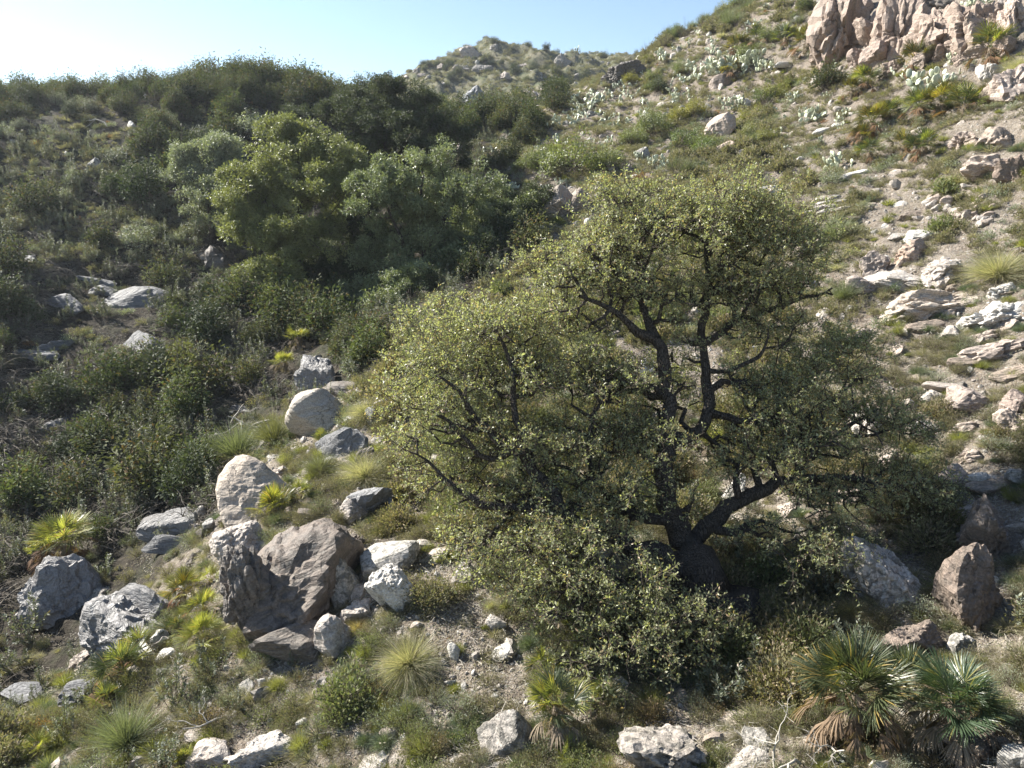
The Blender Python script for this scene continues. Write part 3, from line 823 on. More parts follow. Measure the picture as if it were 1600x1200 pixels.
# ------------------------------------------------------------------ the big carob tree
TW = [twig_mesh('leafy_twig', s, 38, .36, .056, .026, [M_leafH, M_twig]) for s in (1, 2, 3)]
HL = [
 [(1118,1005,12.1,.50),(1112,960,12.1,.46),(1098,915,12.2,.44),(1082,870,12.3,.38)],
 [(1082,870,12.3,.33),(1048,810,12.6,.27),(1040,730,12.9,.23),(1048,650,13.1,.19),(1042,590,13.2,.16),(1022,535,13.3,.14),(998,505,13.2,.11),(960,482,13.0,.07),(905,462,12.8,.04)],
 [(1022,535,13.3,.13),(1008,470,13.5,.09),(1002,410,13.6,.07),(1012,340,13.6,.035)],
 [(1008,470,13.5,.07),(960,420,13.2,.05),(920,385,13.1,.03)],
 [(1090,850,12.3,.24),(1128,805,12.5,.20),(1162,778,12.6,.16),(1235,748,12.8,.10),(1320,742,12.8,.07),(1400,762,12.7,.03)],
 [(1235,748,12.8,.08),(1262,700,13.0,.06),(1320,660,13.2,.05),(1370,640,13.2,.025)],
 [(1044,700,13.0,.18),(1082,682,13.1,.17),(1112,645,13.3,.15),(1098,585,13.5,.12),(1100,510,13.7,.10),(1108,440,13.8,.08),(1105,370,13.8,.05),(1122,320,13.8,.025)],
 [(1112,645,13.3,.12),(1150,655,13.3,.10),(1195,668,13.3,.08),(1290,640,13.4,.045),(1340,590,13.4,.025)],
 [(1100,535,13.6,.09),(1150,505,13.7,.08),(1205,480,13.8,.06),(1265,462,13.8,.045),(1300,450,13.8,.02)],
 [(1108,440,13.8,.06),(1150,400,13.8,.05),(1200,370,13.8,.03)],
 [(1085,880,12.2,.26),(1030,868,12.0,.23),(955,840,11.9,.20),(882,815,11.9,.17),(860,772,12.0,.15),(842,735,12.1,.13),(802,706,12.1,.11),(768,686,12.1,.09),(745,650,12.1,.07),(735,622,12.1,.05),(690,590,12.1,.025)],
 [(842,735,12.1,.10),(808,690,12.3,.09),(804,640,12.4,.08),(798,585,12.5,.06),(790,545,12.5,.04),(765,500,12.5,.02)],
 [(1040,830,12.5,.15),(990,800,12.4,.12),(950,782,12.4,.10),(928,755,12.5,.08),(918,715,12.6,.065),(930,660,12.8,.05),(950,600,12.9,.03)],
 [(882,815,11.9,.12),(805,800,11.7,.10),(752,782,11.6,.09),(712,768,11.5,.06),(668,720,11.6,.03)],
 [(802,706,12.1,.08),(760,725,11.9,.07),(722,670,11.9,.05),(690,650,11.9,.03)],
 [(1080,900,12.1,.16),(1000,900,11.4,.12),(925,930,10.9,.07),(880,965,10.6,.035)],
 [(1100,935,12.0,.12),(1030,960,11.2,.08),(975,1005,10.5,.04)],
 [(1098,585,13.5,.06),(1145,583,13.2,.05),(1182,556,13.1,.045),(1206,548,13.1,.03),(1200,512,13.1,.015)],
]
HLOB = [(1085,355,13.6,125,75,1.3),(965,400,13.3,105,70,1.2),(1190,375,13.8,85,70,1.1),(900,440,13,70,50,.9),(1000,465,13.4,90,55,1.1),(1130,460,13.8,90,50,1.0),(1235,455,13.8,70,38,.8),
 (770,525,12.5,100,65,1.1),(680,590,12.2,80,72,1.0),(830,600,12.6,110,80,1.2),(700,670,11.9,85,60,.9),(800,700,12.0,95,65,1.0),(930,610,12.9,75,75,1.1),(960,700,12.6,85,65,1.0),(715,755,11.6,80,42,.7),(850,785,11.6,100,42,.8),
 (655,510,12.4,26,30,.35),(870,520,12.9,80,50,.9),
 (880,865,11.2,100,52,.7),(900,925,10.8,110,60,.8),(1000,985,10.6,105,70,.8),(940,1045,9.9,75,48,.5),(1060,1030,10.7,75,60,.6),(810,900,10.9,55,45,.5),(1100,1000,11.0,40,70,.4),
 (1200,620,13.2,95,50,1.0),(1290,585,13.4,80,50,.9),(1350,665,13.2,85,55,.9),(1240,700,13,95,50,.9),(1395,755,12.8,75,52,.8),(1300,785,12.5,105,48,.8),(1345,550,13.5,55,30,.6),(1150,725,12.9,50,50,.7),(1265,865,11.9,80,42,.6),(1420,690,13.0,45,50,.6),(1190,840,12.1,50,35,.5)]
HL = [[(a, b, c, q * (1.05 if i == 0 else .72)) for a, b, c, q in L] for i, L in enumerate(HL)]
HLOB = [(a, b, c + (.55 if a < 1000 and b < 800 else .25 if b < 800 else 0), d_ * .9, e * .9, f_ * 1.2) for a, b, c, d_, e, f_ in HLOB]
CROWN = [(1080,285),(1190,300),(1270,370),(1305,450),(1300,510),(1390,560),(1440,660),(1475,780),(1400,830),(1250,840),(1165,800),(1125,960),(1130,1010),(1000,1060),(880,1050),(800,950),(720,850),(640,770),(605,680),(605,570),(655,505),(760,465),(830,400),(900,345),(980,300)]
_rc = np.random.RandomState(12)
while len(HLOB) < 150:
    x, y = _rc.uniform(600, 1480), _rc.uniform(280, 1060)
    if inpoly(x, y, CROWN) and not (1085 < x < 1140 and 600 < y < 790) and not (1040 < x < 1135 and 850 < y < 960) and not (1130 < x < 1190 and 560 < y < 700):
        q = _rc.uniform(20, 46); dz = 12.2 + (1.2 if y < 650 else -.1 if y < 850 else -1.4) + _rc.uniform(-.3, .9); HLOB.append((x, y, dz, q, q * .75, q / 70))
for x, y, q in ((1185,520,34),(1225,545,34),(1155,600,30),(1175,655,30),(1245,520,36),(1080,540,30),(1140,690,26)):
    HLOB.append((x, y, 13.4, q, q * .8, .5))
for x, y in ((1045,700),(1015,760),(1065,800)):
    HLOB.append((x, y, 11.9, 30, 26, .35))
grow_tree('carob_tree', HL, HLOB, 6400, TW, 1.0, M_leafH, 'huge spreading evergreen tree with black limbs on the rocky spur', 'tree', seed=3, per=.9, alpha=.2, lump=.6, extra=60, shell=.55, tip=.012, expo=.44, corew=.9, exq=(.25, .5))

# ------------------------------------------------------------------ the trees in the gully behind
CLA = [clump_mesh('leaf_clump', s, 110, .34, .115, .055, [M_leafA, M_twig]) for s in (11, 12)]
CLB = [clump_mesh('leaf_clump', s, 110, .34, .11, .052, [M_leafB, M_twig]) for s in (13, 14)]
CLC = [clump_mesh('leaf_clump', s, 110, .34, .11, .052, [M_leafC, M_twig]) for s in (15, 16)]
CLG = [clump_mesh('leaf_clump', s, 100, .40, .11, .055, [M_leafG, M_twig]) for s in (17, 18)]
GT = 'evergreen trees in the gully'
def simple_limbs(base, lobes, r0):
    L = [[(base[0], base[1], base[2], r0), (base[0] + 4, base[1] - 40, base[2] - .2, r0 * .8), (base[0] - 3, base[1] - 75, base[2] - .2, r0 * .65)]]
    for i, l in enumerate(lobes):
        if i > 6: break
        b = L[0][-1]; L.append([(b[0], b[1], b[2], r0 * .5), ((b[0] + l[0]) / 2, (b[1] + l[1]) / 2 + 10, (b[2] + l[2]) / 2, r0 * .34), (l[0], l[1], l[2], r0 * .14)])
    return L
def mid_tree(base, lobes, n, cl, sc, label, seed, r0=.28):
    return grow_tree('evergreen_tree', simple_limbs(base, lobes, r0), lobes, n, cl, sc, None, label, 'tree', GT, seed=seed, tip=.012, per=1.6, shell=.38, up=.5, lump=.8, extra=52, corew=.45, exq=(.25, .48), sides=(8, 5, 3, 3))
mid_tree((470, 480, 33.5), [(465,245,33.5,72,42,1.9),(405,300,32.5,55,35,1.4),(470,320,33,68,50,1.8),(395,365,31.8,45,28,1.1),(465,395,31.8,66,40,1.5),(425,440,31.2,42,22,.8),(450,470,31,40,20,.8),(440,215,34,40,22,1)],
         900, CLA, 1.0, 'yellow-green evergreen tree, the left and brightest of the gully trees', 21)
mid_tree((665, 520, 33.0), [(658,258,31.8,62,32,1.5),(602,312,31.0,48,40,1.4),(700,312,32,66,45,1.7),(640,385,32.6,68,50,1.7),(735,395,33.5,72,52,1.7),(640,460,31.8,55,48,1.4),(770,335,34.2,42,42,1.3),(700,460,32.5,60,42,1.4),(590,400,32.5,30,30,1),(615,485,31.0,48,45,1.2),(680,490,31.0,50,42,1.2),(600,530,29.6,30,25,.7)],
         1050, CLB, 1.0, 'round-topped green evergreen tree between the yellow-green tree and the huge tree', 22)
mid_tree((610, 330, 41.5), [(600,168,41.5,62,32,2.0),(550,195,40.5,55,36,1.8),(655,195,42,58,38,1.9),(505,185,41,46,28,1.5),(690,235,41.5,42,38,1.5),(600,225,40,70,36,2.0),(560,150,42,30,18,1)],
         900, CLC, 1.05, 'dark broad evergreen tree rising behind the round-topped tree', 23)
mid_tree((330, 400, 37.0), [(312,270,37.2,40,34,1.3),(350,250,37.4,34,28,1.2),(325,320,36.4,32,30,1.1),(365,290,36.8,25,25,.9)],
         300, CLG, .95, 'grey-green small evergreen tree left of the yellow-green tree', 24, .16)
mid_tree((560, 470, 36.5), [(565,330,36,40,50,1.3),(555,400,35,45,50,1.3),(520,440,34,50,36,1.2),(590,470,33.5,35,40,1.0)],
         420, CLC, 1.0, 'dark filler tree standing in for the shade between the two brighter gully trees', 25, .2)  # filler tree added to make the dark gap between the crowns
mid_tree((800, 470, 34.0), [(800,400,34,48,40,1.3),(770,440,33,50,36,1.2),(720,500,31,45,30,1.0)],
         280, CLC, 1.0, 'dark evergreen tree right of the round-topped tree, above the huge crown', 26, .18)
# ------------------------------------------------------------------ rocks placed one by one
RS = np.random.RandomState(99)
PROTO = {}
def rproto(mat, style, k, sub=4):
    key = (mat.name, style, k, sub)
    if key not in PROTO: PROTO[key] = rock_mesh('rock', (hash(style) & 0) + sum(map(ord, style)) * 7 + sum(map(ord, mat.name)) + k * 31, mat, style, sub)
    return PROTO[key]
ROCKPX = []
def put_rock(px, py, w_, h_, mat, style, label, k=0, roll=0, dep=.8, sub=4, name='rock', group=None, yaw=None, pitch=0, sink=.0, seed=None, dd=0.0, col=None, face=False):
    """a rock whose picture is about w_ x h_ pixels round (px, py); it sits on the ground it is seen against"""
    Q, d = hit(px, min(py + h_ * .36, 1500)); d = float(d[0])
    if not np.isfinite(d): return None
    a, b = w_ * d / F * .56, h_ * d / F * .60
    c = unproj(px, py, d + dd); 
    yr = math.sqrt(a * b) * dep
    if px < 480 and py < 720 and py > 380: sink += .6; pitch += 12; b *= 1.15; a *= 1.1; yr *= 1.3; col = tuple(v * .8 for v in (col or (1, 1, 1)))  # left slope rocks: darker tint paints the shade they stand in
    if max(w_, h_) > 30 and 'stone' not in name: a *= 1.06; b *= 1.08; yr *= 1.25; sink += .30
    if face: sink = .3
    c = c + np.array([0, yr * .45, -sink * b])
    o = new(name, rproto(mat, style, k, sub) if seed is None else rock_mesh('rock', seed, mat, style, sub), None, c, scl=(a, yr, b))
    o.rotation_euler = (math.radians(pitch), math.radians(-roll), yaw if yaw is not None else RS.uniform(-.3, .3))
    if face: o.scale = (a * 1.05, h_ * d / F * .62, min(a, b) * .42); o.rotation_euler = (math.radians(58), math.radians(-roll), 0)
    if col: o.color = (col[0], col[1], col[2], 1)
    tag(o, label, 'rock' if 'slab' not in name else 'rock slab', group)
    ROCKPX.append((px, py, w_, h_))
    return o
r = put_rock
# gully, left
r(62,948,170,126, R_gloss,'jagged','large glossy grey slate slab with fine ridges at the left edge of the gully',1,roll=-22,sub=5,seed=302,name='rock_slab',pitch=15,dep=.8,face=True)
r(165,1000,125,84, R_gloss,'boulder','pale grey ridged rock beside the large glossy slab in the gully',2,roll=8,sub=5,seed=302,pitch=20)
r(200,965,100,76, R_gloss,'boulder','blue-grey flat slab leaning behind the pale ridged gully rock',3,roll=25,name='rock_slab',pitch=40,face=True)
r(268,818,84,62, R_gloss,'boulder','smooth blue-grey slab above the gully beside the round pale boulder',4,roll=10,name='rock_slab',pitch=35,face=True)
r(268,855,90,26, R_slate,'slab','dark narrow slab lying just under the smooth blue-grey slab',5,name='rock_slab',face=True)
r(311,803,22,24, R_mott,'smooth','small rounded grey stone between the blue-grey slab and the round pale boulder',1)
r(325,824,20,20, R_mott,'smooth','small stone touching the foot of the round pale boulder',2)
r(313,836,20,18, R_dark,'smooth','lowest small brown stone in the trio beside the round pale boulder',3)
r(386,775,104,100, R_pale,'smooth','round pale cracked boulder with rust tints above the big brown outcrop',1,sub=5,seed=377,roll=-5,col=(.95,.88,.8))
r(376,806,58,30, R_white,'slab','thin white-edged slab resting against the round pale boulder',2,roll=28,name='rock_slab')
r(362,852,72,76, R_tan,'boulder','tan rock face between the round pale boulder and the big brown outcrop',4,sub=5,roll=30,seed=312,dd=-.2)
r(440,925,185,178, R_dark,'boulder','massive dark brown cliff-like boulder at the edge of the spur',1,sub=5,seed=319,dep=1.0,dd=-.2,roll=24,sink=.2,col=(.85,.8,.77))
r(375,920,70,150, R_dark,'outcrop','jagged brown left face of the massive cliff-like boulder',2,sub=5,seed=314,dep=.8,dd=-.7,roll=14)
r(522,900,64,105, R_mott,'jagged','grey leaning rock on the right flank of the massive cliff-like boulder',3,sub=5,seed=315,roll=25,dd=-.2)
r(470,1000,110,40, R_dark,'boulder','low dark rock at the shaded foot of the massive cliff-like boulder',5,dd=-.2)
r(495,652,100,62, R_pale,'smooth','smooth pale oval boulder below the white-streaked rock on the spur crest',5,sub=5,seed=321,roll=8,col=(.88,.86,.8))
r(527,692,72,66, R_slate,'boulder','grey streaked rock between the pale oval boulder and the drooping grass tussock',7,roll=30,seed=322,col=(1.1,1.1,1.1),face=True)
r(492,578,72,100, R_gloss,'jagged','tall glossy rock with white streaks beside the two small fan palms',8,sub=5,seed=323,roll=30,pitch=15,face=True)
r(528,606,54,30, R_dark,'smooth','dark domed rock hollow above the pale oval boulder',9)
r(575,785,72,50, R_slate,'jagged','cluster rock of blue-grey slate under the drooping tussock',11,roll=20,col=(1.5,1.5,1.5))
r(545,800,44,28, R_tan,'boulder','small tan rock at the left of the blue-grey slate cluster',2)
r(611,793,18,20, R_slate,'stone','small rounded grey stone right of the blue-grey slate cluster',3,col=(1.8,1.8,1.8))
r(600,868,76,56, R_mott,'slab','flat light grey rock on the spur above the white rock',4,roll=20,col=(1.3,1.3,1.3))
r(614,930,54,66, R_white,'jagged','upright white cracked rock above the round tussock',5,roll=25,sub=5)
r(560,955,46,40, R_tan,'jagged','tan broken rock left of the upright white rock',6)
r(520,1000,50,56, R_tan,'boulder','tan rounded rock standing at the right foot of the massive boulder',7,roll=15)
r(597,634,30,18, R_pale,'boulder','pale rock on the crest just left of the huge crown',8)
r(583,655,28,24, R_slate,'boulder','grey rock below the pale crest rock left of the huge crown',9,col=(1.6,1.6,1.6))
r(250,1000,26,26, R_white,'boulder','small white rock between two yellowish fan palms at the gully edge',8)
r(257,1024,22,32, R_white,'slab','lower small white rock beside the rusty fan palm at the gully edge',9,roll=35)
r(118,438,80,26, R_slate,'slab','dark oval slab, topmost of the slab group on the shaded slope',11,name='rock_slab',face=True)
r(160,452,40,20, R_slate,'stone','small dark rock tucked under the topmost oval slab',12)
r(86,480,64,36, R_slate,'slab','shiny slab with white glints, left of the slab group',13,roll=14,name='rock_slab',pitch=20,col=(1.3,1.3,1.35),face=True)
r(188,472,88,42, R_slate,'slab','broad blue-grey slab, largest of the slab group on the shaded slope',14,roll=6,name='rock_slab',pitch=15,face=True)
r(218,446,62,16, R_dark,'slab','thin brown ledge behind the broad blue-grey slab',15,name='rock_slab')
r(36,556,56,26, R_slate,'slab','shiny low slab at the left edge below the slab group',16,name='rock_slab',col=(1.3,1.3,1.35),face=True)
r(80,540,44,28, R_slate,'boulder','grey rock right of the shiny low slab at the left edge',17)
r(222,540,50,52, R_slate,'boulder','blunt blue-grey rock in the middle of the dead brush',18,face=True)
r(343,597,46,46, R_slate,'jagged','grey pointed rock among the shaded shrubs near the bare white branches',19)
r(75,658,44,44, R_slate,'boulder','grey rock half buried in dead twigs at the left of the shaded slope',20)
r(372,636,64,30, R_slate,'slab','dark slab behind the bare white branches',21,name='rock_slab')
r(35,1085,60,30, R_slate,'slab','dark slab in the gully bottom at the lower left edge',22,name='rock_slab')
r(115,1095,50,34, R_slate,'boulder','shadowed rock in the gully bottom left of the rusty fan palm',23)
r(142,258,30,34, R_mott,'jagged','small grey pointed rock high on the left slope',24)
r(30,395,40,22, R_slate,'slab','dim slab near the left edge of the photo above the green cushion',25)
r(335,400,40,60, R_dark,'boulder','brown rock in shadow left of the yellow-green tree',26)
for i, (x, y, a_, b_) in enumerate([(345,815,46,34),(398,855,60,50),(505,830,56,44),(548,848,60,40),(470,760,44,30),(430,742,50,30),(560,720,50,34),(545,900,50,46),(575,930,40,34),(345,985,50,36),(410,1010,70,34),(560,1010,40,26),(300,880,40,34),(590,690,36,26),(610,720,34,24),(640,800,36,24),(150,930,60,34),(120,1035,60,40)]):
    r(x, y, a_, b_, [R_dark, R_mott, R_tan][i % 3], ['jagged', 'outcrop'][i % 2], 'low bedrock lump showing between the boulders of the spur', 40 + i % 6, roll=20 + (i * 13) % 20, group='bedrock lumps on the spur', sub=4, sink=.2, name='bedrock', col=(.9, .86, .82), dd=.15)
# bottom
r(395,1186,96,44, R_pale,'jagged','white ridged rock at the bottom edge',31,roll=-10,sub=5,seed=331)
r(318,1192,76,34, R_tan,'jagged','tan rock left of the white ridged rock at the bottom edge',32)
r(795,1148,70,92, R_mott,'slab','tall grey slab leaning left of the yellow-green palm',33,roll=32,sub=5,seed=332,col=(.85,.82,.8),sink=.15,pitch=20)
r(1052,1172,140,84, R_mott,'outcrop','wide mottled outcrop at the bottom edge below the huge tree',34,sub=5,seed=333,sink=.25,col=(.95,.9,.86))
r(1168,1194,60,26, R_pale,'jagged','pale rock cut by the bottom edge, right of the wide mottled outcrop',35)
r(1545,1178,120,62, R_dark,'outcrop','rough brown boulder in the lower right corner below the bluish palm',36,sub=5,seed=334,col=(1.2,1.1,1))
r(1600,1190,50,50, R_mott,'boulder','grey-brown boulder at the very corner, lower right',37)
r(725,890,36,30, R_pale,'jagged','pale broken rock below the left part of the huge crown',38)
r(770,976,30,18, R_pale,'boulder','small pale rock in front of the dark little hollow near the crown',39)
r(709,1022,20,22, R_white,'stone','small white block right of the round tussock',40)
r(778,1024,34,14, R_white,'slab','flat white stone right of the small white block',41,roll=25)
r(705,1070,16,12, R_white,'stone','tiny white stone below the small white block',42)
r(408,1068,14,12, R_white,'stone','tiny white stone on the spur above the white ridged rock',43)
r(470,1132,16,12, R_white,'stone','tiny white stone on the grass near the bottom edge',44)
# right side
r(1400,893,88,116, R_mott,'jagged','mottled sun-flecked boulder under the right side of the huge crown',51,sub=5,seed=341,col=(1.35,1.3,1.27),roll=25)
r(1562,832,72,132, R_dark,'jagged','tall dark standing rock at the right edge, upper of the two',52,sub=5,seed=342,roll=8,col=(1.25,1.2,1.2),dep=.7)
r(1532,925,80,140, R_dark,'jagged','tall brown hunched rock at the right, lower of the two',53,sub=5,seed=343,roll=-8,col=(1.15,1.05,1),dep=.7)
r(1440,1004,76,58, R_dark,'jagged','dark brown cracked rock above the large fan palm',54,sub=5,col=(1.3,1.2,1.15))
r(1508,1010,26,56, R_mott,'boulder','narrow grey rock between the hunched rock and the bluish palm',55)
r(1160,812,34,22, R_pale,'boulder','pale rock under the fork of the low right limb',56)
r(1150,765,26,66, R_white,'slab','white slanting rock seen above the low right limb',57,roll=-25)
r(950,905,70,60, R_tan,'boulder','tan sunlit rock glimpsed left of the big trunk',58)
r(1498,745,38,34, R_pale,'boulder','pale pink-tinted boulder, left of a pair on the right slope',59,col=(1,.9,.84))
r(1534,750,26,22, R_white,'boulder','smaller white boulder, right of the pink-tinted one',60)
r(1595,748,30,26, R_mott,'boulder','grey rock at the right edge level with the boulder pair',61)
r(1440,674,44,38, R_mott,'jagged','grey pointed rock right of the huge crown',62,col=(1.35,1.3,1.28))
r(1366,662,60,66, R_pale,'outcrop','broken pale rock patch seen through the right of the crown',63)
r(1514,627,72,40, R_tan,'jagged','broad brownish boulder on the right slope below a white stick',64,col=(.85,.8,.78))
r(1488,604,52,16, R_tan,'slab','flat slab lying above the broad brownish boulder',65)
r(1462,622,34,22, R_pale,'boulder','pale stone left of the broad brownish boulder',66)
r(1590,630,34,36, R_tan,'boulder','brown rock at the right edge above a pale one',67,col=(.8,.72,.7))
r(1588,662,40,36, R_pale,'jagged','pale fissured rock at the right edge below the brown one',68,col=(1,.92,.88))
r(1566,546,112,36, R_tan,'outcrop','long low brownish ledge at the right edge',69,roll=14,col=(.95,.9,.88))
r(1572,492,124,54, R_white,'outcrop','large white broken outcrop at the right edge',70,sub=5,seed=351,roll=12)
r(1575,452,56,34, R_white,'outcrop','white outcrop block just above the large white outcrop',71)
r(1528,508,36,26, R_white,'boulder','white lump at the left foot of the large white outcrop',72)
r(1490,520,34,26, R_pale,'boulder','pale grey stone left of the large white outcrop',73)
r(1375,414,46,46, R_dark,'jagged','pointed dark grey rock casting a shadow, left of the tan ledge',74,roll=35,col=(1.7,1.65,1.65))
r(1355,448,56,30, R_tan,'jagged','low brown rock below the pointed dark grey rock',75,col=(.8,.76,.74))
r(1424,440,104,32, R_pale,'jagged','long pale ledge below the pointed dark grey rock',76,sub=5)
r(1487,418,92,66, R_tan,'outcrop','orange-tan outcrop with a dark hollow right of the long pale ledge',77,sub=5,seed=352,dep=1)
r(1425,395,52,40, R_tan,'outcrop','reddish rock between the white block and the long pale ledge',78,col=(1.0,.86,.76))
r(1455,475,140,48, R_pale,'outcrop','wide pale broken ledge below the orange-tan outcrop',79,sub=5,seed=353,col=(1,.94,.88),roll=10)
r(1441,371,42,19, R_white,'boulder','clean white block on the bare slope above the reddish rock',80)
r(1405,370,26,12, R_pale,'slab','small pale stone at the left of the clean white block',81)
r(1271,446,18,14, R_white,'stone','small white stone at the right tip of the huge crown',82)
r(1190,545,24,10, R_white,'slab','small flat white stone behind the dead branch of the huge crown',83)
r(1008,576,26,20, R_white,'boulder','white rock seen through the gap left of the main upright limb',84,roll=25)
r(932,604,30,22, R_white,'boulder','white rock left of the gap beside the main upright limb',85)
r(930,425,50,40, R_white,'boulder','white rock glimpsed through the left top of the huge crown',86)
r(1095,485,24,18, R_pale,'boulder','pale rock seen between the two upright limbs',87)
r(1515,215,60,34, R_tan,'outcrop','brownish broken rock right of the dark palm group',88,col=(.85,.78,.74))
r(1570,212,66,44, R_tan,'outcrop','brown rock block at the right edge above the dry bank',89,col=(.85,.78,.72))
r(1560,258,90,44, R_tan,'outcrop','dry earthy rock bank at the right edge',90,col=(.95,.88,.82))
r(1592,262,40,50, R_dark,'jagged','dark hollow rock at the right edge beside the dry bank',91,col=(1.5,1.3,1.2))
r(1590,125,60,70, R_tan,'outcrop','brown rock at the right edge below the upper cliff',92,col=(.95,.88,.85))
r(1555,110,40,36, R_pale,'jagged','white slanting rock below the upper right palm',93,roll=40)
r(1210,300,30,26, R_white,'jagged','white leaning rock above the right top of the huge crown',94,roll=25)
r(1193,305,22,26, R_mott,'slab','grey slab beside the white leaning rock',95,roll=35)
r(1232,98,34,12, R_white,'slab','flat white slab high on the right slope',96)
r(1125,126,36,30, R_dark,'smooth','dark rounded boulder with cactus around it',97,col=(1.6,1.5,1.5))
r(1124,198,44,44, R_pale,'boulder','pale pinkish boulder in the middle of the upper right slope',98,col=(1,.9,.84))
r(1144,228,32,28, R_tan,'slab','leaning tan slab just below the pale pinkish boulder',99,roll=30,col=(.9,.8,.75))
r(1333,272,34,12, R_white,'slab','flat white slab beside the cactus above the dry stone wall',100,roll=14)
r(1283,205,24,12, R_white,'slab','narrow white stone left of two orange tufts',101,roll=20)
r(1312,195,18,10, R_white,'slab','narrow white stone right of two orange tufts',102,roll=20)
# cliff, top right
r(1332,30,96,150, R_tan,'outcrop','left column of the pinkish cliff at the top right',110,sub=5,seed=361,roll=10,dep=.8,col=(.74,.65,.60))
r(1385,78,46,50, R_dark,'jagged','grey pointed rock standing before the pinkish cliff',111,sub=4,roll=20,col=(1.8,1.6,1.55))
r(1420,30,86,130, R_tan,'outcrop','middle column of the pinkish cliff at the top right',112,sub=5,seed=362,roll=-12,dep=.8,col=(.76,.67,.62))
r(1474,34,80,120, R_tan,'outcrop','light right-middle column of the pinkish cliff',113,sub=5,seed=363,roll=14,dep=.8,col=(.76,.67,.62))
r(1480,5,90,44, R_dark,'outcrop','shadowed upper ledge of the pinkish cliff',114,sub=5,dep=.8)
r(1552,22,100,120, R_tan,'outcrop','right block of the pinkish cliff at the top edge',115,sub=5,seed=364,roll=25,dep=.8,col=(.70,.62,.57))
r(1596,15,50,90, R_tan,'outcrop','rightmost block of the pinkish cliff, cut by the edge',116,sub=5,dep=.8,col=(1.05,.95,.9))
r(1510,62,44,36, R_tan,'jagged','small brown block at the foot of the pinkish cliff',117,col=(.9,.8,.75))
r(1290,75,20,40, R_pale,'slab','narrow pale rock at the left foot of the pinkish cliff',118,roll=20)
for i, (x, y, a_, b_) in enumerate([(1310,84,34,30),(1352,88,30,34),(1404,98,38,30),(1440,92,30,40),(1372,50,30,60),(1450,64,34,44),(1500,40,36,60),(1535,74,40,34),(1580,70,40,40),(1475,84,36,26),(1345,10,50,40),(1395,20,40,50),(1508,88,30,24)]):
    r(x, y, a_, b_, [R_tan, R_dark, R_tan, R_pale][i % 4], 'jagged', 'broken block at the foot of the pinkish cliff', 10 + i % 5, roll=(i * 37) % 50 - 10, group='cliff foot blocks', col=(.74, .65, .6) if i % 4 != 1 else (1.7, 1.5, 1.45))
for i in range(30):   # half-buried ledges on the right slope
    x = 1120 + RS.rand() * 480; y = 300 + RS.rand() * 520; s = RS.uniform(22, 60) * (.6 + y / 1200)
    if x < 1330 and y > 330 and y < 800 and i % 3: x = 1340 + RS.rand() * 260
    r(x, y, s, s * RS.uniform(.3, .5), [R_tan, R_tan, R_dark][i % 3], ['jagged', 'outcrop', 'boulder'][i % 3], 'low half-buried ledge on the right slope', 20 + i % 6, roll=RS.uniform(0, 24), group='half-buried ledges', sub=4, sink=.25, name='ledge', col=(1, .95, .92) if i % 3 < 2 else (1.6, 1.5, 1.4))
# valley and far hill
r(872,316,84,66, R_pale,'jagged','long pale slab slanting down to the top of the huge crown',120,roll=40,sub=5,seed=371,col=(.68,.63,.57),pitch=10)
r(905,318,34,50, R_dark,'jagged','dark broken rock on the right of the long slanting slab',121,roll=-30,col=(1.6,1.5,1.4))
r(828,322,26,26, R_mott,'jagged','grey rock at the left foot of the long slanting slab',122)
r(974,108,58,36, R_dark,'jagged','dark rock on the skyline left of the right-hand ridge',123,sub=5,roll=12,col=(.8,.8,.82))
r(738,156,30,40, R_slate,'jagged','blue-grey rock standing in the dark saddle scrub',124,col=(.9,.95,1.05))
r(1008,242,20,16, R_mott,'boulder','small grey rock by the cactus above the slanting slab',125)
FH = [(775,74,18,12,'summit rock on the distant hill'),(737,84,34,22,'broken crag left of the summit of the distant hill'),(660,118,20,10,'lowest crag on the left ridge of the distant hill'),
      (880,100,20,22,'dark crag at the right shoulder of the distant hill'),(838,150,36,30,'big brown crag low on the distant hill'),(868,148,34,26,'pale crag right of the big brown one on the distant hill'),
      (755,108,24,14,'small crag under the summit of the distant hill'),(790,120,24,14,'dark crag in the middle of the distant hill'),(720,108,20,14,'small crag on the left flank of the distant hill'),
      (905,122,30,12,'low ledge at the right foot of the distant hill'),(815,103,16,8,'tiny crag right of the middle of the distant hill'),(690,105,16,10,'tiny crag on the left skyline of the distant hill'),(655,110,22,9,'pale ledge on the left skyline of the distant hill')]
for i, (x, y, a_, b_, l_) in enumerate(FH):
    r(x, y, a_, b_, R_tan if i % 3 else R_mott, 'jagged', l_, 130 + i % 4, col=(.85, .82, .8), name='crag', dep=.9)
# stone wall and stone heap on the right slope
for i in range(18):
    row = i // 5; x = 1275 + (i % 5) * 11 + row * 4 + RS.uniform(-3, 3); y = 332 - row * 7 + RS.uniform(-1.5, 1.5) - (i % 5) * 1.5
    r(x, y, RS.uniform(16, 26), RS.uniform(6, 9), [R_tan, R_pale, R_mott][i % 3], 'slab', 'flat slab in the dry-stacked pile above the right of the crown', i % 4, roll=8, sub=3, name='stacked_stone', group='stacked flat stones')
for i in range(34):
    t = RS.rand(); x = 1450 + t * 100 + RS.normal() * 9; y = 306 + t * 36 + RS.normal() * 8
    s = RS.uniform(9, 20)
    r(x, y, s, s * RS.uniform(.5, .9), [R_tan, R_pale, R_tan][i % 3], 'stone', 'loose stone in the reddish rubble heap on the right slope', i % 4, roll=RS.uniform(-20, 20), sub=3, name='heap_stone', group='rubble heap stones', col=(1, .92, .86) if i % 2 else None)
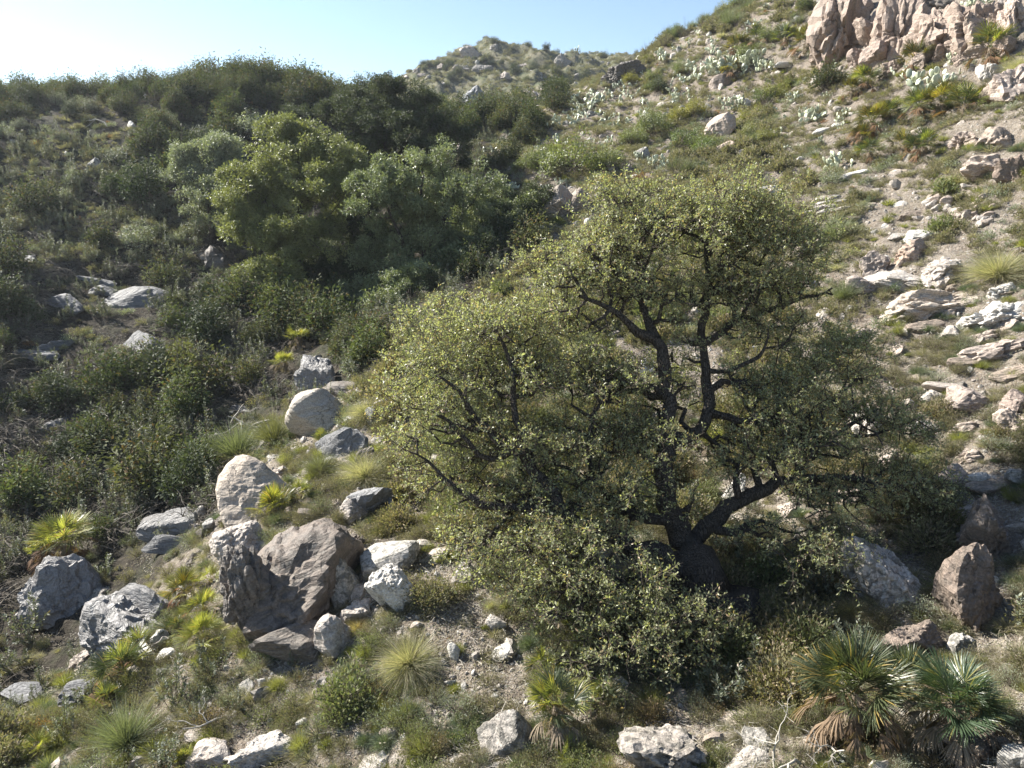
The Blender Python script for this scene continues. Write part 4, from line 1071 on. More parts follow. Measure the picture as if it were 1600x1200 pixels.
# ------------------------------------------------------------------ plant prototypes
LT = M_twig
PB = {
 'spire': [bush_mesh('shrub', 40 + s, 11, 1.0, .38, 620, .085, .032, [M_leafS, LT], spire=True) for s in range(4)],
 'bush': [bush_mesh('shrub', 50 + s, 34 + 6 * s, 1.0, .45 + .07 * s, 2300, .115, .046, [M_leafD if s != 2 else M_leafC, LT]) for s in range(5)],
 'bright': [bush_mesh('shrub', 60 + s, 40, .9, .7, 2600, .085, .034, [M_bush, LT]) for s in range(3)],
 'greybush': [bush_mesh('shrub', 70 + s, 40, .9, .6, 1900, .09, .036, [M_leafG if s else M_leafS, LT]) for s in range(3)],
 'cushion': [cushion_mesh('cushion', 80 + s, 1300, .5, .48, .05, .013, [M_cush, LT]) for s in range(5)],
 'greycushion': [cushion_mesh('cushion', 90 + s, 1100, .5, .5, .045, .014, [M_leafG, LT]) for s in range(3)],
 'fennel': [blade_mesh('herb', 100 + s, 1100, .42, .17, .0075, [M_fen, LT], lean=1.25, bend=.35, inner=.25) for s in range(3)],
 'herb': [blade_mesh('herb', 110 + s, 700, .36, .16, .009, [M_herb, LT], lean=1.0, bend=.2, inner=.2) for s in range(3)],
 'tussock': [blade_mesh('tussock', 120 + s, 3400, .80, .15, .0065, [M_tus, LT], lean=1.3, bend=.55, segs=4) for s in range(3)],
 'drygrass': [blade_mesh('grass', 130 + s, 420, .34, .16, .006, [M_dry, LT], lean=1.1, bend=.6) for s in range(4)],
 'broom': [blade_mesh('broom', 140 + s, 900, 1.0, .12, .010, [M_broom, LT], lean=.95, bend=.22, inner=.35) for s in range(2)],
 'rust': [cushion_mesh('cushion', 150 + s, 600, .5, .4, .06, .016, [M_rust, LT]) for s in range(2)],
 'tangle': [tangle_mesh('twigs', 160 + s, 46, 1.0, .011, [M_tang]) for s in range(4)],
 'stone': [rock_mesh('stone', 170 + s, [R_tan, R_pale, R_white, R_mott, R_tan, R_pale][s], 'stone', 2) for s in range(6)],
 'bare': [bush_mesh('bare_bush', 180 + s, 60, 1.0, .6, 120, .03, .012, [M_leafD, M_twig], stemr=.006) for s in range(2)],
}
INFO = {  # kind: object name, category, wording
 'spire': ('leafy_shrub', 'leafy shrub', 'upright grey-green leafy shrub'), 'bush': ('evergreen_shrub', 'evergreen shrub', 'dense dark evergreen shrub'),
 'bright': ('bright_bush', 'bush', 'bright green spreading bush'), 'greybush': ('grey_bush', 'grey bush', 'pale grey-green rounded bush'),
 'cushion': ('cushion_plant', 'plant', 'low olive-brown cushion plant'), 'greycushion': ('grey_cushion_plant', 'grey plant', 'low grey-green cushion plant'),
 'fennel': ('feathery_herb', 'herb', 'feathery green herb clump'), 'herb': ('yellow_herb', 'herb tuft', 'yellow-green herb tuft'),
 'tussock': ('grass_tussock', 'grass tussock', 'rounded pale grass tussock'), 'drygrass': ('dry_grass_tuft', 'grass', 'dry straw-coloured grass tuft'),
 'broom': ('broom_bush', 'shrub', 'wispy green broom bush'), 'rust': ('dry_plant', 'dry plant', 'rusty orange dried plant'),
 'tangle': ('dead_brush', 'dead brush', 'tangle of bent dead grey twigs'), 'stone': ('stone', 'stone', 'loose pale stone'), 'bare': ('bare_bush', 'shrub', 'leafless brown bush'),
}
MARKS = [(63,945,'by the large glossy gully slab'),(175,990,'by the pale ridged gully rock'),(440,915,'round the massive cliff-like boulder'),(386,775,'by the round pale boulder'),
 (495,640,'by the pale oval boulder'),(150,455,'by the slab group on the shaded slope'),(35,560,'by the shiny slab at the left edge'),(222,540,'by the blunt blue-grey rock'),(343,597,'by the pointed grey rock in the brush'),
 (395,640,'by the bare white branches'),(480,560,'by the two small fan palms'),(100,850,'by the bright palm over the gully'),(75,660,'by the half-buried grey rock'),(60,200,'on the left skyline end'),
 (250,150,'on the middle of the left skyline'),(430,130,'on the left hill crest'),(140,260,'by the small pointed rock of the left slope'),(40,400,'on the upper shaded slope, left end'),(250,330,'under the grey-green tree'),
 (450,300,'at the yellow-green tree'),(650,350,'at the round-topped tree'),(600,150,'behind the gully trees'),(740,160,'in the dark saddle'),(780,90,'on the distant hill'),(975,105,'by the dark skyline rock'),
 (868,310,'by the long slanting slab'),(900,230,'in the green valley bushes'),(1125,110,'by the dark boulder among cactus'),(1124,205,'by the pale pinkish boulder'),(1150,40,'on the right-hand ridge'),(1330,60,'under the left cliff column'),
 (1450,70,'under the middle of the cliff'),(1560,60,'under the right cliff block'),(1430,180,'among the dark palms of the upper right'),(1300,255,'by the cactus above the stacked stones'),(1295,320,'by the stacked flat stones'),
 (1490,320,'by the rubble heap'),(1560,260,'by the dry earthy bank'),(1441,371,'by the clean white block'),(1370,420,'by the pointed dark grey rock'),(1487,430,'by the orange-tan outcrop'),(1570,490,'by the large white outcrop'),
 (1400,530,'on the open slope right of the top crown'),(1514,620,'by the broad brownish boulder'),(1440,674,'right of the middle crown'),(1510,745,'by the pink-tinted boulder'),(1560,850,'by the tall standing rocks'),
 (1400,890,'by the sun-flecked boulder'),(1440,1000,'by the cracked rock above the large palm'),(1340,1070,'at the large shaded palm'),(1480,1090,'at the bluish palm'),(1550,1170,'in the lower right corner'),
 (1200,950,'in the deep shade right of the trunk'),(1180,1150,'at the foot of the shaded bank'),(1052,1160,'by the wide mottled outcrop'),(870,1060,'at the yellow-green palm'),(795,1140,'by the tall leaning slab'),
 (700,1140,'on the bare ground at the lower centre'),(640,1000,'round the big round tussock'),(560,1100,'on the flowery turf left of the lower centre'),(395,1170,'by the white ridged rock'),(400,1060,'on the turf under the massive boulder'),
 (250,1130,'on the spur at the lower left'),(50,1140,'in the lower left corner'),(200,1050,'by the rusty palm'),(300,960,'among the yellowish palms'),(614,930,'by the upright white rock'),(570,720,'by the drooping tussock'),
 (450,780,'by the low palm between the boulders'),(575,785,'by the blue-grey slate cluster'),(740,880,'below the left crown'),(750,960,'on bare soil below the left crown'),(900,700,'under the left crown'),(1100,700,'under the middle of the crown'),
 (1000,350,'above the top of the huge crown'),(1200,330,'above the right top of the crown')]
_mk = np.array([(m[0], m[1]) for m in MARKS], float)
def near_mark(px, py):
    return MARKS[int(np.argmin((_mk[:, 0] - px) ** 2 + (_mk[:, 1] - py) ** 2))][2]

PB['olive'] = [cushion_mesh('shrub', 200 + s, 2300, .5, .55, .065, .026, [M_cush, LT]) for s in range(3)]
INFO['olive'] = ('olive_shrub', 'olive shrub', 'rounded olive-grey shrub')
NEARN = {k: len(v) for k, v in PB.items()}
# the same plants with coarser, fewer leaves for ground more than 20 m away
PB['cushion'] += [cushion_mesh('cushion', 300 + s, 420, .5, .48, .085, .032, [M_cush, LT]) for s in range(4)]
PB['greycushion'] += [cushion_mesh('cushion', 310 + s, 380, .5, .5, .08, .034, [M_leafG, LT]) for s in range(3)]
PB['olive'] += [cushion_mesh('shrub', 320 + s, 900, .5, .55, .11, .045, [M_cush, LT]) for s in range(3)]
PB['drygrass'] += [blade_mesh('grass', 330 + s, 110, .36, .16, .018, [M_dry, LT], lean=1.0, bend=.4, segs=2) for s in range(3)]
PB['fennel'] += [cushion_mesh('herb', 340 + s, 380, .42, .42, .09, .022, [M_fen, LT]) for s in range(2)]
PB['herb'] += [blade_mesh('herb', 350 + s, 150, .36, .16, .026, [M_herb, LT], lean=1.0, bend=.2, inner=.2, segs=2) for s in range(2)]
PB['tussock'] += [blade_mesh('tussock', 360 + s, 700, .8, .15, .018, [M_tus, LT], lean=1.3, bend=.55, segs=3) for s in range(2)]
def plural(w):
    if w.startswith('tangle of'): return w.replace('tangle', 'tangles', 1)
    return w + ('es' if w.endswith(('sh', 'ss', 'ch')) else 's')
PLACED = {}
KEEP = []
def place(kind, px, py, wpx, label=None, k=None, col=None, hs=1.0, rs=RS, sink=.03, name=None):
    """a plant with its foot at photo pixel (px, py), about wpx pixels wide"""
    Q, d = hit(px, py)
    if not np.isfinite(d[0]): return None
    W0 = {'spire': .8, 'bush': 1.35, 'bright': 1.5, 'greybush': 1.3, 'cushion': 1.05, 'greycushion': 1.05, 'fennel': .85, 'herb': .7, 'tussock': 1.35, 'drygrass': .6, 'broom': 1.5, 'rust': 1.0, 'tangle': 1.5, 'stone': 2, 'bare': 1.2, 'olive': 1.1}[kind]
    s = wpx * d[0] / F / W0
    pr = PB[kind][:NEARN[kind]] if d[0] < 20 else PB[kind]; k = rs.randint(len(pr)) if k is None else k % len(pr)
    nm, cat, wd = INFO[kind]
    o = new(name or nm, pr[k], None, Q[0] - [0, 0, sink * s], (rs.normal() * .05, rs.normal() * .05, rs.uniform(0, 6.28)), (s, s, s * hs), col)
    PLACED.setdefault(kind, []).append((o, px, py, wpx))
    if label: tag(o, label, cat); KEEP.append((px, py - wpx * .3, wpx * .5))
    else: tag(o, wd + ' ' + near_mark(px, py), cat, plural(wd) + ' ' + near_mark(px, py))
    return o
p_ = place
# tussocks
p_('tussock',640,1040,96,'big round pale tussock on the spur, the fullest of all',0,hs=1.05)
p_('tussock',572,748,82,'drooping tussock on the crest above the slate cluster',1)
p_('tussock',484,860,66,'spiky tussock on top of the massive boulder',2,hs=1.1)
p_('tussock',441,846,42,'small tussock left of the spiky one on the massive boulder',0)
p_('tussock',575,648,58,'tussock beside the pale oval boulder, at the left of the crown',1)
p_('tussock',1560,432,92,'large yellowish tussock at the right edge',2,hs=1.0)
p_('tussock',1595,110,50,'tussock at the right edge under the cliff',0)
p_('tussock',560,985,40,'small brownish tussock above the tan rounded rock',1,(1,.85,.7))
p_('tussock',770,950,30,'thin tussock below the left crown',2)
p_('tussock',1210,850,50,'pale tussock in the shade of the low right limb',0)
p_('tussock',1330,960,60,'dry pale tussock lit in a gap of shade above the large palm',1,(1,.9,.8))
p_('tussock',1270,920,50,'dry pale tussock in the shade right of the trunk',2,(1,.9,.8))
p_('broom',200,1165,95,'wispy green broom at the lower left',0,hs=1.1)
p_('broom',372,712,100,'wide wispy broom between the pale boulder and the crest',1,hs=.8)
p_('broom',430,690,80,'wispy brownish broom behind the pale oval boulder',0,(1,.9,.75),hs=.9)
p_('broom',500,740,60,'wispy broom under the grey streaked rock',1,(.95,.9,.8),hs=.8)
# named shrubs
for a in [('bright',890,275,110,'widest bright green bush in the valley'),('bright',850,262,70,'bright green bush left of the widest one in the valley'),('bright',1020,210,70,'bright green bush above the valley cactus'),
          ('bright',990,225,50,'bright green bush left of the one above the valley cactus'),('bright',820,268,46,'small bright bush at the left end of the valley bushes'),('bright',950,262,60,'bright bush at the right end of the widest one'),
          ('bright',1205,65,46,'bright green bush high on the right-hand ridge'),('bright',1170,90,40,'green bush above the dark boulder among cactus'),
          ('greybush',400,215,62,'pale grey-green bush on the crest slope left of the dark tree'),('greybush',1300,288,40,'blue-green bush in front of the cactus by the flat slab'),
          ('greybush',1350,330,26,'small blue-green bush beside the stacked stones'),('bush',1290,140,60,'olive bush on the slope under the left cliff column'),('greybush',460,205,50,'grey bush right of the pale one on the crest slope')]:
    p_(*a)
for (x, y, w_, l_) in [(1060,190,44,'yellow-leaved bush, upper of two beside the bright valley bushes'),(1085,180,46,'yellow-leaved bush right of the upper one'),(985,130,30,'yellow-green bush below the dark skyline rock'),(1010,300,40,'yellow bush above the top of the huge crown'),(945,290,34,'yellow and rust bush at the top of the slanting slab')]:
    p_('bright', x, y, w_, l_, col=(1.25, 1.05, .55))
p_('rust',1000,282,34,'rust-red bush beside the cactus above the crown top')
for (x, y, w_) in [(1288,192,14),(1312,206,12),(583,1000,16),(545,1035,12),(724,920,8),(700,1002,14),(325,722,22),(60,228,26),(205,285,20),(175,215,14),(120,345,20),(470,1060,14),(300,1115,20),(365,500,22),(45,540,20)]:
    p_('rust', x, y, w_, None)
for (x, y, w_, l_) in [(45,1000,60,'tall leafy shrub at the left edge below the large glossy slab'),(70,1075,36,'lone upright shrub in the gully bottom'),(140,1100,50,'shrub in front of the pale ridged gully rock'),
                       (20,1050,50,'grey leafy shrub in the lower left gully'),(310,1125,40,'upright shrub on the spur under the yellowish palms'),(270,1100,60,'large pale shrub beside the rusty palm'),(330,1060,56,'pale shrub right of the rusty palm'),
                       (375,1060,22,'small upright shrub under the massive boulder'),(460,1040,26,'upright shrub under the right foot of the massive boulder'),(375,1110,34,'upright shrub on the turf below the massive boulder'),
                       (100,1150,50,'upright shrub in the lower left corner')]:
    p_('spire', x, y, w_, l_, hs=1.15)

# plants crowding the feet of the rocks
_fr = np.random.RandomState(77)
for (x, y, w_, h_) in ROCKPX:
    if max(w_, h_) < 28 or y > 1150 or y < 130: continue
    lf = bool(inpoly(x, y, LEFT)); nfr = int(2 + w_ / 22)
    for q in range(nfr):
        t = _fr.uniform(-.6, .6); kx = x + t * w_; ky = y + h_ * (.5 - .25 * abs(t)) + _fr.uniform(-2, 7)
        kd = ['cushion', 'greycushion', 'drygrass', 'herb', 'fennel', 'cushion'][_fr.randint(6)] if not lf else ['spire', 'cushion', 'greycushion', 'spire'][_fr.randint(4)]
        place(kd, kx, ky, _fr.uniform(.28, .5) * min(70, max(24, w_)) , rs=_fr)

# ------------------------------------------------------------------ fan palms
FR = [frond_mesh('frond', s, .42, 30, [M_palm, M_palm], fan=2.9, droop=.16, Wd=.017) for s in (1, 2, 3)]
FRY = [frond_mesh('frond', s, .42, 30, [M_palmY, M_palmY], fan=2.9, droop=.16, Wd=.017) for s in (4, 5)]
FRD = [frond_mesh('frond', s, .42, 16, [M_palmD, M_palmD], fan=1.3, droop=.55, petiole=.42, Wd=.028) for s in (6, 7)]
TRK = {}
def trunk_mesh():
    if 't' not in TRK:
        a = Acc(); z = np.linspace(-.1, .6, 9); a.tube(np.stack([z * .1, z * 0, z], 1), np.linspace(.13, .10, 9), 9, m=0)
        V = a.V[0]; V += fbm(V * 9, 2)[:, None] * .015; rs = np.random.RandomState(5); n = 260
        az = rs.uniform(0, 6.28, n); P = np.stack([np.cos(az) * .10, np.sin(az) * .10, rs.uniform(0, .55, n)], 1)
        D = np.stack([np.cos(az), np.sin(az), rs.uniform(-.6, .9, n)], 1); a.leaves(P, D, unit(rs.normal(size=(n, 3))), .11, .02, m=0)
        TRK['t'] = a.build('trunk', [M_palmD], smooth=False)
    return TRK['t']
def palm(px, py, wpx, label, nf=26, nd=10, yellow=0., tall=.4, col=None, seed=0, group=None, lo=.05, deadcol=None, scr=0, name='fan_palm'):
    rs = np.random.RandomState(500 + seed)
    Q, d = hit(px, py)
    KEEP.append((px, py - wpx * .35, wpx * .62))
    s = wpx * float(d[0]) / F / 1.35
    root = bpy.data.objects.new(name, None); link(root); root.location = Q[0]; root.scale = (s,) * 3; root.rotation_euler = (0, 0, rs.uniform(-.4, .4))
    tag(root, label, 'palm', group)
    new('trunk', trunk_mesh(), root, (0, 0, tall - .6))
    for i in range(nf + nd):
        dead = i >= nf
        az = rs.uniform(0, 2 * math.pi)
        el = rs.uniform(1.75, 2.75) if dead else abs(rs.uniform(lo, 1.0) ** .8) * 1.45
        dr = Vector((math.cos(az) * math.sin(el), math.sin(az) * math.sin(el), math.cos(el)))
        q = dr.to_track_quat('Z', 'X') if False else None
        # the leaf's upper side faces up and outwards
        zax = dr; yax = (Vector((0, 0, 1)) - dr * dr.z); 
        if yax.length < .05: yax = Vector((1, 0, 0))
        yax.normalize(); xax = yax.cross(zax)
        tw = rs.normal() * .35; R = Matrix((xax, yax, zax)).transposed() @ Matrix.Rotation(tw, 3, 'Z')
        me = FRD[rs.randint(2)] if dead else (FRY[rs.randint(2)] if rs.rand() < yellow else FR[rs.randint(3)])
        f = new('frond', me, root, (dr.x * .05, dr.y * .05, tall - .02 + (0 if not dead else -.05 * rs.rand())), R.to_euler(), rs.uniform(.75, 1.1))
        c = deadcol if dead else col
        if c: f.color = (c[0], c[1], c[2], 1)
        if dead: f['label'] = 'dry brown drooping frond'
    return root
palm(868,1150,105,'tall yellow-green fan palm under the front of the huge crown',34,16,.55,.75,seed=1)
palm(850,1060,70,'upper fan palm half hidden by the front foliage of the huge crown',20,4,.4,.3,seed=2)
palm(890,1190,60,'low fan palm at the foot of the tall yellow-green one',16,8,.7,.2,seed=3)
palm(940,1110,70,'shaded fan palm right of the tall yellow-green one',20,6,.1,.4,seed=31)
palm(1325,1160,165,'large dark fan palm with a skirt of dead fronds, in the shade',40,26,.0,.75,seed=4,deadcol=(.9,.8,.72))
palm(1410,1100,110,'fan palm tucked behind the right side of the large dark one',26,10,.1,.4,seed=5,deadcol=(.9,.8,.72))
palm(1480,1165,150,'bluish-green fan palm in the lower right',38,20,.0,.7,seed=6,col=(.8,1.0,1.05))
palm(1350,1200,60,'small fan palm at the bottom edge under the large dark one',18,2,.0,.15,seed=7)
palm(1300,1200,46,'smallest fan palm at the bottom edge',12,2,.2,.1,seed=8)
palm(1090,1205,40,'little fan palm cut by the bottom edge beside the mottled outcrop',10,2,.3,.1,seed=9)
palm(104,880,92,'bright green bushy palm overhanging the large glossy slab',34,16,.75,.6,seed=10,deadcol=(.8,.6,.5))
palm(74,878,56,'smaller bright palm at the left of the bushy one',18,8,.6,.5,seed=11,deadcol=(.8,.6,.5))
palm(290,935,66,'palm with rusty lower fronds at the gully edge',22,12,.5,.3,seed=12,deadcol=(1.1,.7,.5),col=(1.1,.95,.7))
palm(328,912,44,'small yellow palm touching the brown rock face',14,4,.9,.2,seed=13)
palm(318,962,66,'yellow palm, upper of the pair left of the massive boulder',20,10,.8,.25,seed=14,deadcol=(1,.8,.6))
palm(320,1008,74,'yellow palm, lower of the pair left of the massive boulder',24,10,.95,.25,seed=15)
palm(278,990,56,'greenish palm left of the yellow pair',16,8,.4,.2,seed=16)
palm(195,1066,92,'brown and green palm beside the small white rocks',24,24,.3,.35,seed=17,deadcol=(1,.75,.6))
palm(225,1030,70,'rusty-topped palm above the brown and green one',14,20,.3,.3,seed=32,deadcol=(1,.7,.5))
palm(168,1105,66,'low yellowish palm at the foot of the brown and green one',20,6,.5,.2,seed=18)
palm(288,1192,46,'yellow palm near the bottom left edge',18,2,.9,.2,seed=19)
palm(318,1175,40,'yellow palm right of the one near the bottom left edge',14,2,.9,.2,seed=20)
palm(60,1180,60,'green low palm in the lower left corner',18,6,.6,.2,seed=33)
palm(467,548,44,'small palm on a skirted stem, upper of two on the shaded slope',20,12,.85,.7,seed=21,lo=.3)
palm(445,582,42,'small palm on a skirted stem, lower of two on the shaded slope',20,12,.85,.55,seed=22,lo=.3)
palm(430,802,80,'low yellow-green palm wedged between the pale boulder and the massive one',28,10,.7,.15,seed=23,col=(1,.95,.8))
palm(470,775,50,'low palm right of the wedged one',18,6,.7,.12,seed=24)
palm(508,690,40,'yellow-green low palm between the two crest boulders',14,2,.9,.15,seed=34)
palm(1112,700,50,'yellowish palm seen through the fork of the crown',18,10,.7,.3,seed=25)
palm(1595,395,36,'palm at the right edge beside the large tussock',14,2,.8,.2,seed=26)
for i, (x, y, w_, l_) in enumerate([(1545,92,56,'dark green palm below the right cliff block'),(1262,78,40,'palm at the left of the cliff'),(1352,140,44,'green palm above the dark palms'),(1330,152,34,'palm left of the green one above the dark palms'),
      (1505,178,52,'dark palm, right of the upper pair'),(1472,172,46,'dark palm, left of the upper pair'),(1435,180,44,'palm in the middle row of the dark palms'),(1360,205,44,'brownish palm, upper left of the dark palms'),(1385,190,40,'palm between the brownish one and the middle row'),
      (1345,222,32,'low brownish palm under the upper left one'),(1440,243,44,'palm in the lowest row of the dark palms'),(1410,238,36,'small palm left in the lowest row'),(1356,250,40,'dark palm below the brownish ones'),(1535,160,30,'palm at the right end of the dark palms'),
      (1345,60,26,'yellowish palm on the cliff between two columns'),(1430,110,50,'green palm at the foot of the cliff'),(1180,70,30,'yellow-green palm on the ridge'),(1150,85,34,'yellow-green palm left of the ridge one'),(1225,70,36,'dark palm below the ridge'),(1140,120,30,'palm beside the dark boulder among cactus')]):
    palm(x, y, w_ * 1.3, l_, 22, 9, .25, .3, seed=40 + i, col=(1.05, .9, .7) if i % 2 else (.9, .95, .8), deadcol=(.8, .6, .45))

# ------------------------------------------------------------------ prickly pears
def _pad():
    D, T = ICO[2]; V = D * [.06, .012, .088] * (1 - .12 * D[:, 2:3] * -1); V[:, 2] += .09
    return mesh('pad', V, None, T, [M_pad], smooth=True)
PADM = _pad()
def cactus(px, py, wpx, label, n=24, seed=0):
    rs = np.random.RandomState(800 + seed); Q, d = hit(px, py); KEEP.append((px, py - wpx * .3, wpx * .6)); s = wpx * float(d[0]) / F / .95
    root = bpy.data.objects.new('prickly_pear', None); link(root); root.location = Q[0]; root.scale = (s,) * 3
    tag(root, label, 'cactus', 'prickly pears')
    tips = []; k = 0
    for i in range(max(3, n // 5)):
        e = rs.normal(size=2) * [.26, .16]; tips.append((np.array([e[0], e[1], -.02]), unit(np.array([rs.normal() * .3, rs.normal() * .3, 1.0])), 0))
    j = 0
    while k < n and j < len(tips):
        p, dr, lev = tips[j]; j += 1
        sc = rs.uniform(.75, 1.15)
        z = Vector(dr); y = Vector((rs.normal(), rs.normal(), .1)); y = (y - z * y.dot(z)).normalized(); x = y.cross(z)
        R = Matrix((x, y, z)).transposed()
        f = new('pad', PADM, root, p, R.to_euler(), sc); g_ = rs.uniform(.8, 1.35); f.color = (g_, g_, g_, 1); k += 1
        if lev < 3:
            for q in range(rs.randint(1, 4)):
                a_ = rs.uniform(-1.1, 1.1); dd = unit(np.array(z * math.cos(a_) + x * math.sin(a_) + y * rs.normal() * .4) + [0, 0, .25])
                tips.append((p + np.array(z) * .085 * sc + np.array(x * math.sin(a_) * .075 + z * (.10 * math.cos(a_))) * sc, dd, lev + 1))
    return root
for i, a in enumerate([(1115,118,44,30,'cactus clump left of the dark boulder'),(1160,108,54,40,'largest cactus clump, above and right of the dark boulder'),(1185,100,40,26,'cactus clump at the right end of the largest clump'),(1090,110,30,18,'small cactus left of the dark boulder group'),
     (1146,172,38,26,'cactus above the pale pinkish boulder'),(1272,62,36,22,'cactus at the left foot of the cliff'),(1240,160,30,18,'cactus on the mid slope, left of a pair'),(1270,190,42,30,'cactus on the mid slope, right of a pair'),
     (1462,142,62,40,'big whitish cactus under the cliff, left of the palms'),(1492,98,28,14,'small cactus just above the big whitish one'),(1413,118,26,12,'small white cactus right of the green palm'),(1300,265,48,26,'cactus beside the flat white slab'),
     (1160,300,26,12,'cactus left of the white leaning rock'),(1172,312,24,10,'low cactus in front of the white leaning rock'),(1030,262,34,18,'cactus by the rust-red bush'),(1000,252,26,12,'small cactus left of the rust-red bush'),
     (880,292,26,12,'cactus at the top of the slanting slab'),(865,300,20,10,'small cactus on the left of the slanting slab'),(806,300,28,14,'cactus between the trees and the slanting slab'),(822,315,24,12,'cactus right above the dark gully tree'),
     (790,222,24,12,'cactus at the saddle, right of the dark rock'),(772,238,20,8,'small cactus at the left end of the saddle'),(925,168,40,22,'cactus clump on the ridge flank left of the dark skyline rock'),(905,178,34,18,'cactus low on the ridge flank'),
     (940,150,26,14,'upper cactus on the ridge flank'),(890,195,32,16,'cactus near the yellow-leaved bushes of the valley'),(975,198,24,12,'cactus above the widest bright bush'),(1040,95,30,18,'cactus on the ridge under the skyline'),
     (1060,80,20,10,'small cactus on the ridge skyline'),(1515,22,44,22,'cactus on the cliff between two blocks'),(1178,40,22,10,'small cactus on the upper ridge'),(1075,160,28,12,'cactus beside the upper yellow-leaved bush'),
     (1010,165,26,10,'cactus left of the yellow-leaved bushes'),(955,228,26,10,'cactus on the edge of the bright valley bushes'),(1080,130,30,14,'cactus below the small cactus of the boulder group'),(800,165,24,10,'cactus in the saddle at the foot of the hill'),
     (1055,150,26,12,'cactus under the ridge, left of the boulder group'),(1200,110,34,20,'cactus below the palms of the ridge')]):
    cactus(a[0], a[1], a[2] * 1.1, a[4], int(a[3] * 2.0), i)

for i in range(84):
    t = RS.rand(); x = 860 + t * 330 + RS.normal() * 25; y = 205 - t * 120 + RS.normal() * 28
    if i > 64: x = 1200 + RS.rand() * 250; y = 110 + RS.rand() * 130
    cactus(x, y, RS.uniform(18, 34), 'small pale cactus clump ' + near_mark(x, y), 11, 100 + i)

# ------------------------------------------------------------------ dead wood
DB = [dead_branch_mesh('dead_branch', s, .8, .022, [M_deadw]) for s in (1, 2, 3)]
for i, (x, y, w_, l_, ry) in enumerate([(392,672,70,'bare white branching bush in front of the dark slab',.3),(366,668,50,'bare white branches left of the tallest ones',-.9),(410,668,50,'bare white twigs right of the tallest ones',1.0),
        (160,670,40,'pale bent dead branch in the middle of the brush',-.8),(230,900,50,'pale dead branch hanging over the gully',2.3),(190,885,44,'pale dead branch hanging left of the other over the gully',2.6),(1245,1190,90,'bare grey branches left of the large dark palm',.1),
        (1275,1170,70,'thin bare grey stem beside the large dark palm',.25),(1205,1195,70,'bare twigs near the bottom edge right of the outcrop',-.3),(170,50+150,40,'bare twigs on the left slope',.2),(350,1120,60,'leaning dead stalk on the spur',.8),(240,930,40,'dead twigs at the gully edge',2.0)]):
    KEEP.append((x, y - w_ * .4, w_ * .6)); Q, d = hit(x, y); s = w_ * float(d[0]) / F / .75
    tag(new('dead_branch', DB[i % 3], None, Q[0] + [0, -.1 * s, .05 * s], (0, ry, i * 1.7), s), l_, 'branch')
stk = Acc(); stk.tube([[0, 0, 0], [.35, .02, .03], [.8, 0, .0], [1, .01, .02]], [.012, .014, .011, .005], 6, m=0); SM = stk.build('stick', [M_deadw], smooth=True)
for (x, y, w_, rz, ry, l_) in [(1470,553,62,0,.02,'long bare white stick lying on the right slope'),(1420,612,60,0,-.02,'second white stick below the long one'),(640,838,22,0,.9,'short white stick below the left edge of the crown'),(650,925,26,0,-.3,'white stick right of the upright white rock'),
                            (1305,475,50,0,.5,'thin stick at the right tip of the crown'),(500,1150,46,0,-.05,'white sticks on the turf near the bottom edge')]:
    Q, d = hit(x, y); s = w_ * float(d[0]) / F
    tag(new('stick', SM, None, Q[0] + [0, -.05, .08], (0, ry, rz), (s, s * .9, s * .9)), l_, 'stick')
# ------------------------------------------------------------------ scatter over the slopes
BARE = [  # soil patches seen bare
 [(640,1020),(760,900),(820,1000),(840,1120),(700,1080)], [(650,850),(760,850),(740,930),(660,920)], [(1380,300),(1470,310),(1450,380),(1360,390),(1340,340)],
 [(1480,350),(1600,330),(1560,380)], [(1000,540),(1120,520),(1160,640),(1000,640)]]
UPR = [(940,140),(1100,-60),(1330,-60),(1290,130),(1250,200),(1120,260),(960,300),(820,330),(800,250)]   # scrubby ridge flank
SKYL = [(-900,-400),(640,-400),(640,215),(560,230),(380,240),(200,215),(-900,215)]                       # left crest shrubs
MIDL = [(180,190),(400,180),(560,240),(340,440),(300,560),(560,480),(560,600),(300,520),(200,400)]
SADD = [(640,140),(860,130),(900,210),(800,260),(760,290),(640,200)]
TREES = [(345,240),(420,190),(500,130),(700,130),(830,300),(820,480),(560,520),(380,470)]
OPENL = [(-900,195),(190,195),(330,330),(300,430),(0,420),(-900,420)]
SHADE = [(1130,840),(1420,800),(1480,960),(1640,980),(1640,1300),(1080,1300),(1100,1000)]
TURF = [(-100,1060),(240,1040),(420,1000),(560,1010),(640,1080),(820,1130),(850,1300),(-100,1300)]
DARKB = [(-900,420),(0,420),(300,400),(560,480),(560,600),(440,680),(340,800),(200,880),(0,900),(-900,900)]   # dead-twig belt
PALEROCK = [(x, y, max(w_, h_) * .5) for x, y, w_, h_ in ROCKPX if max(w_, h_) > 34]

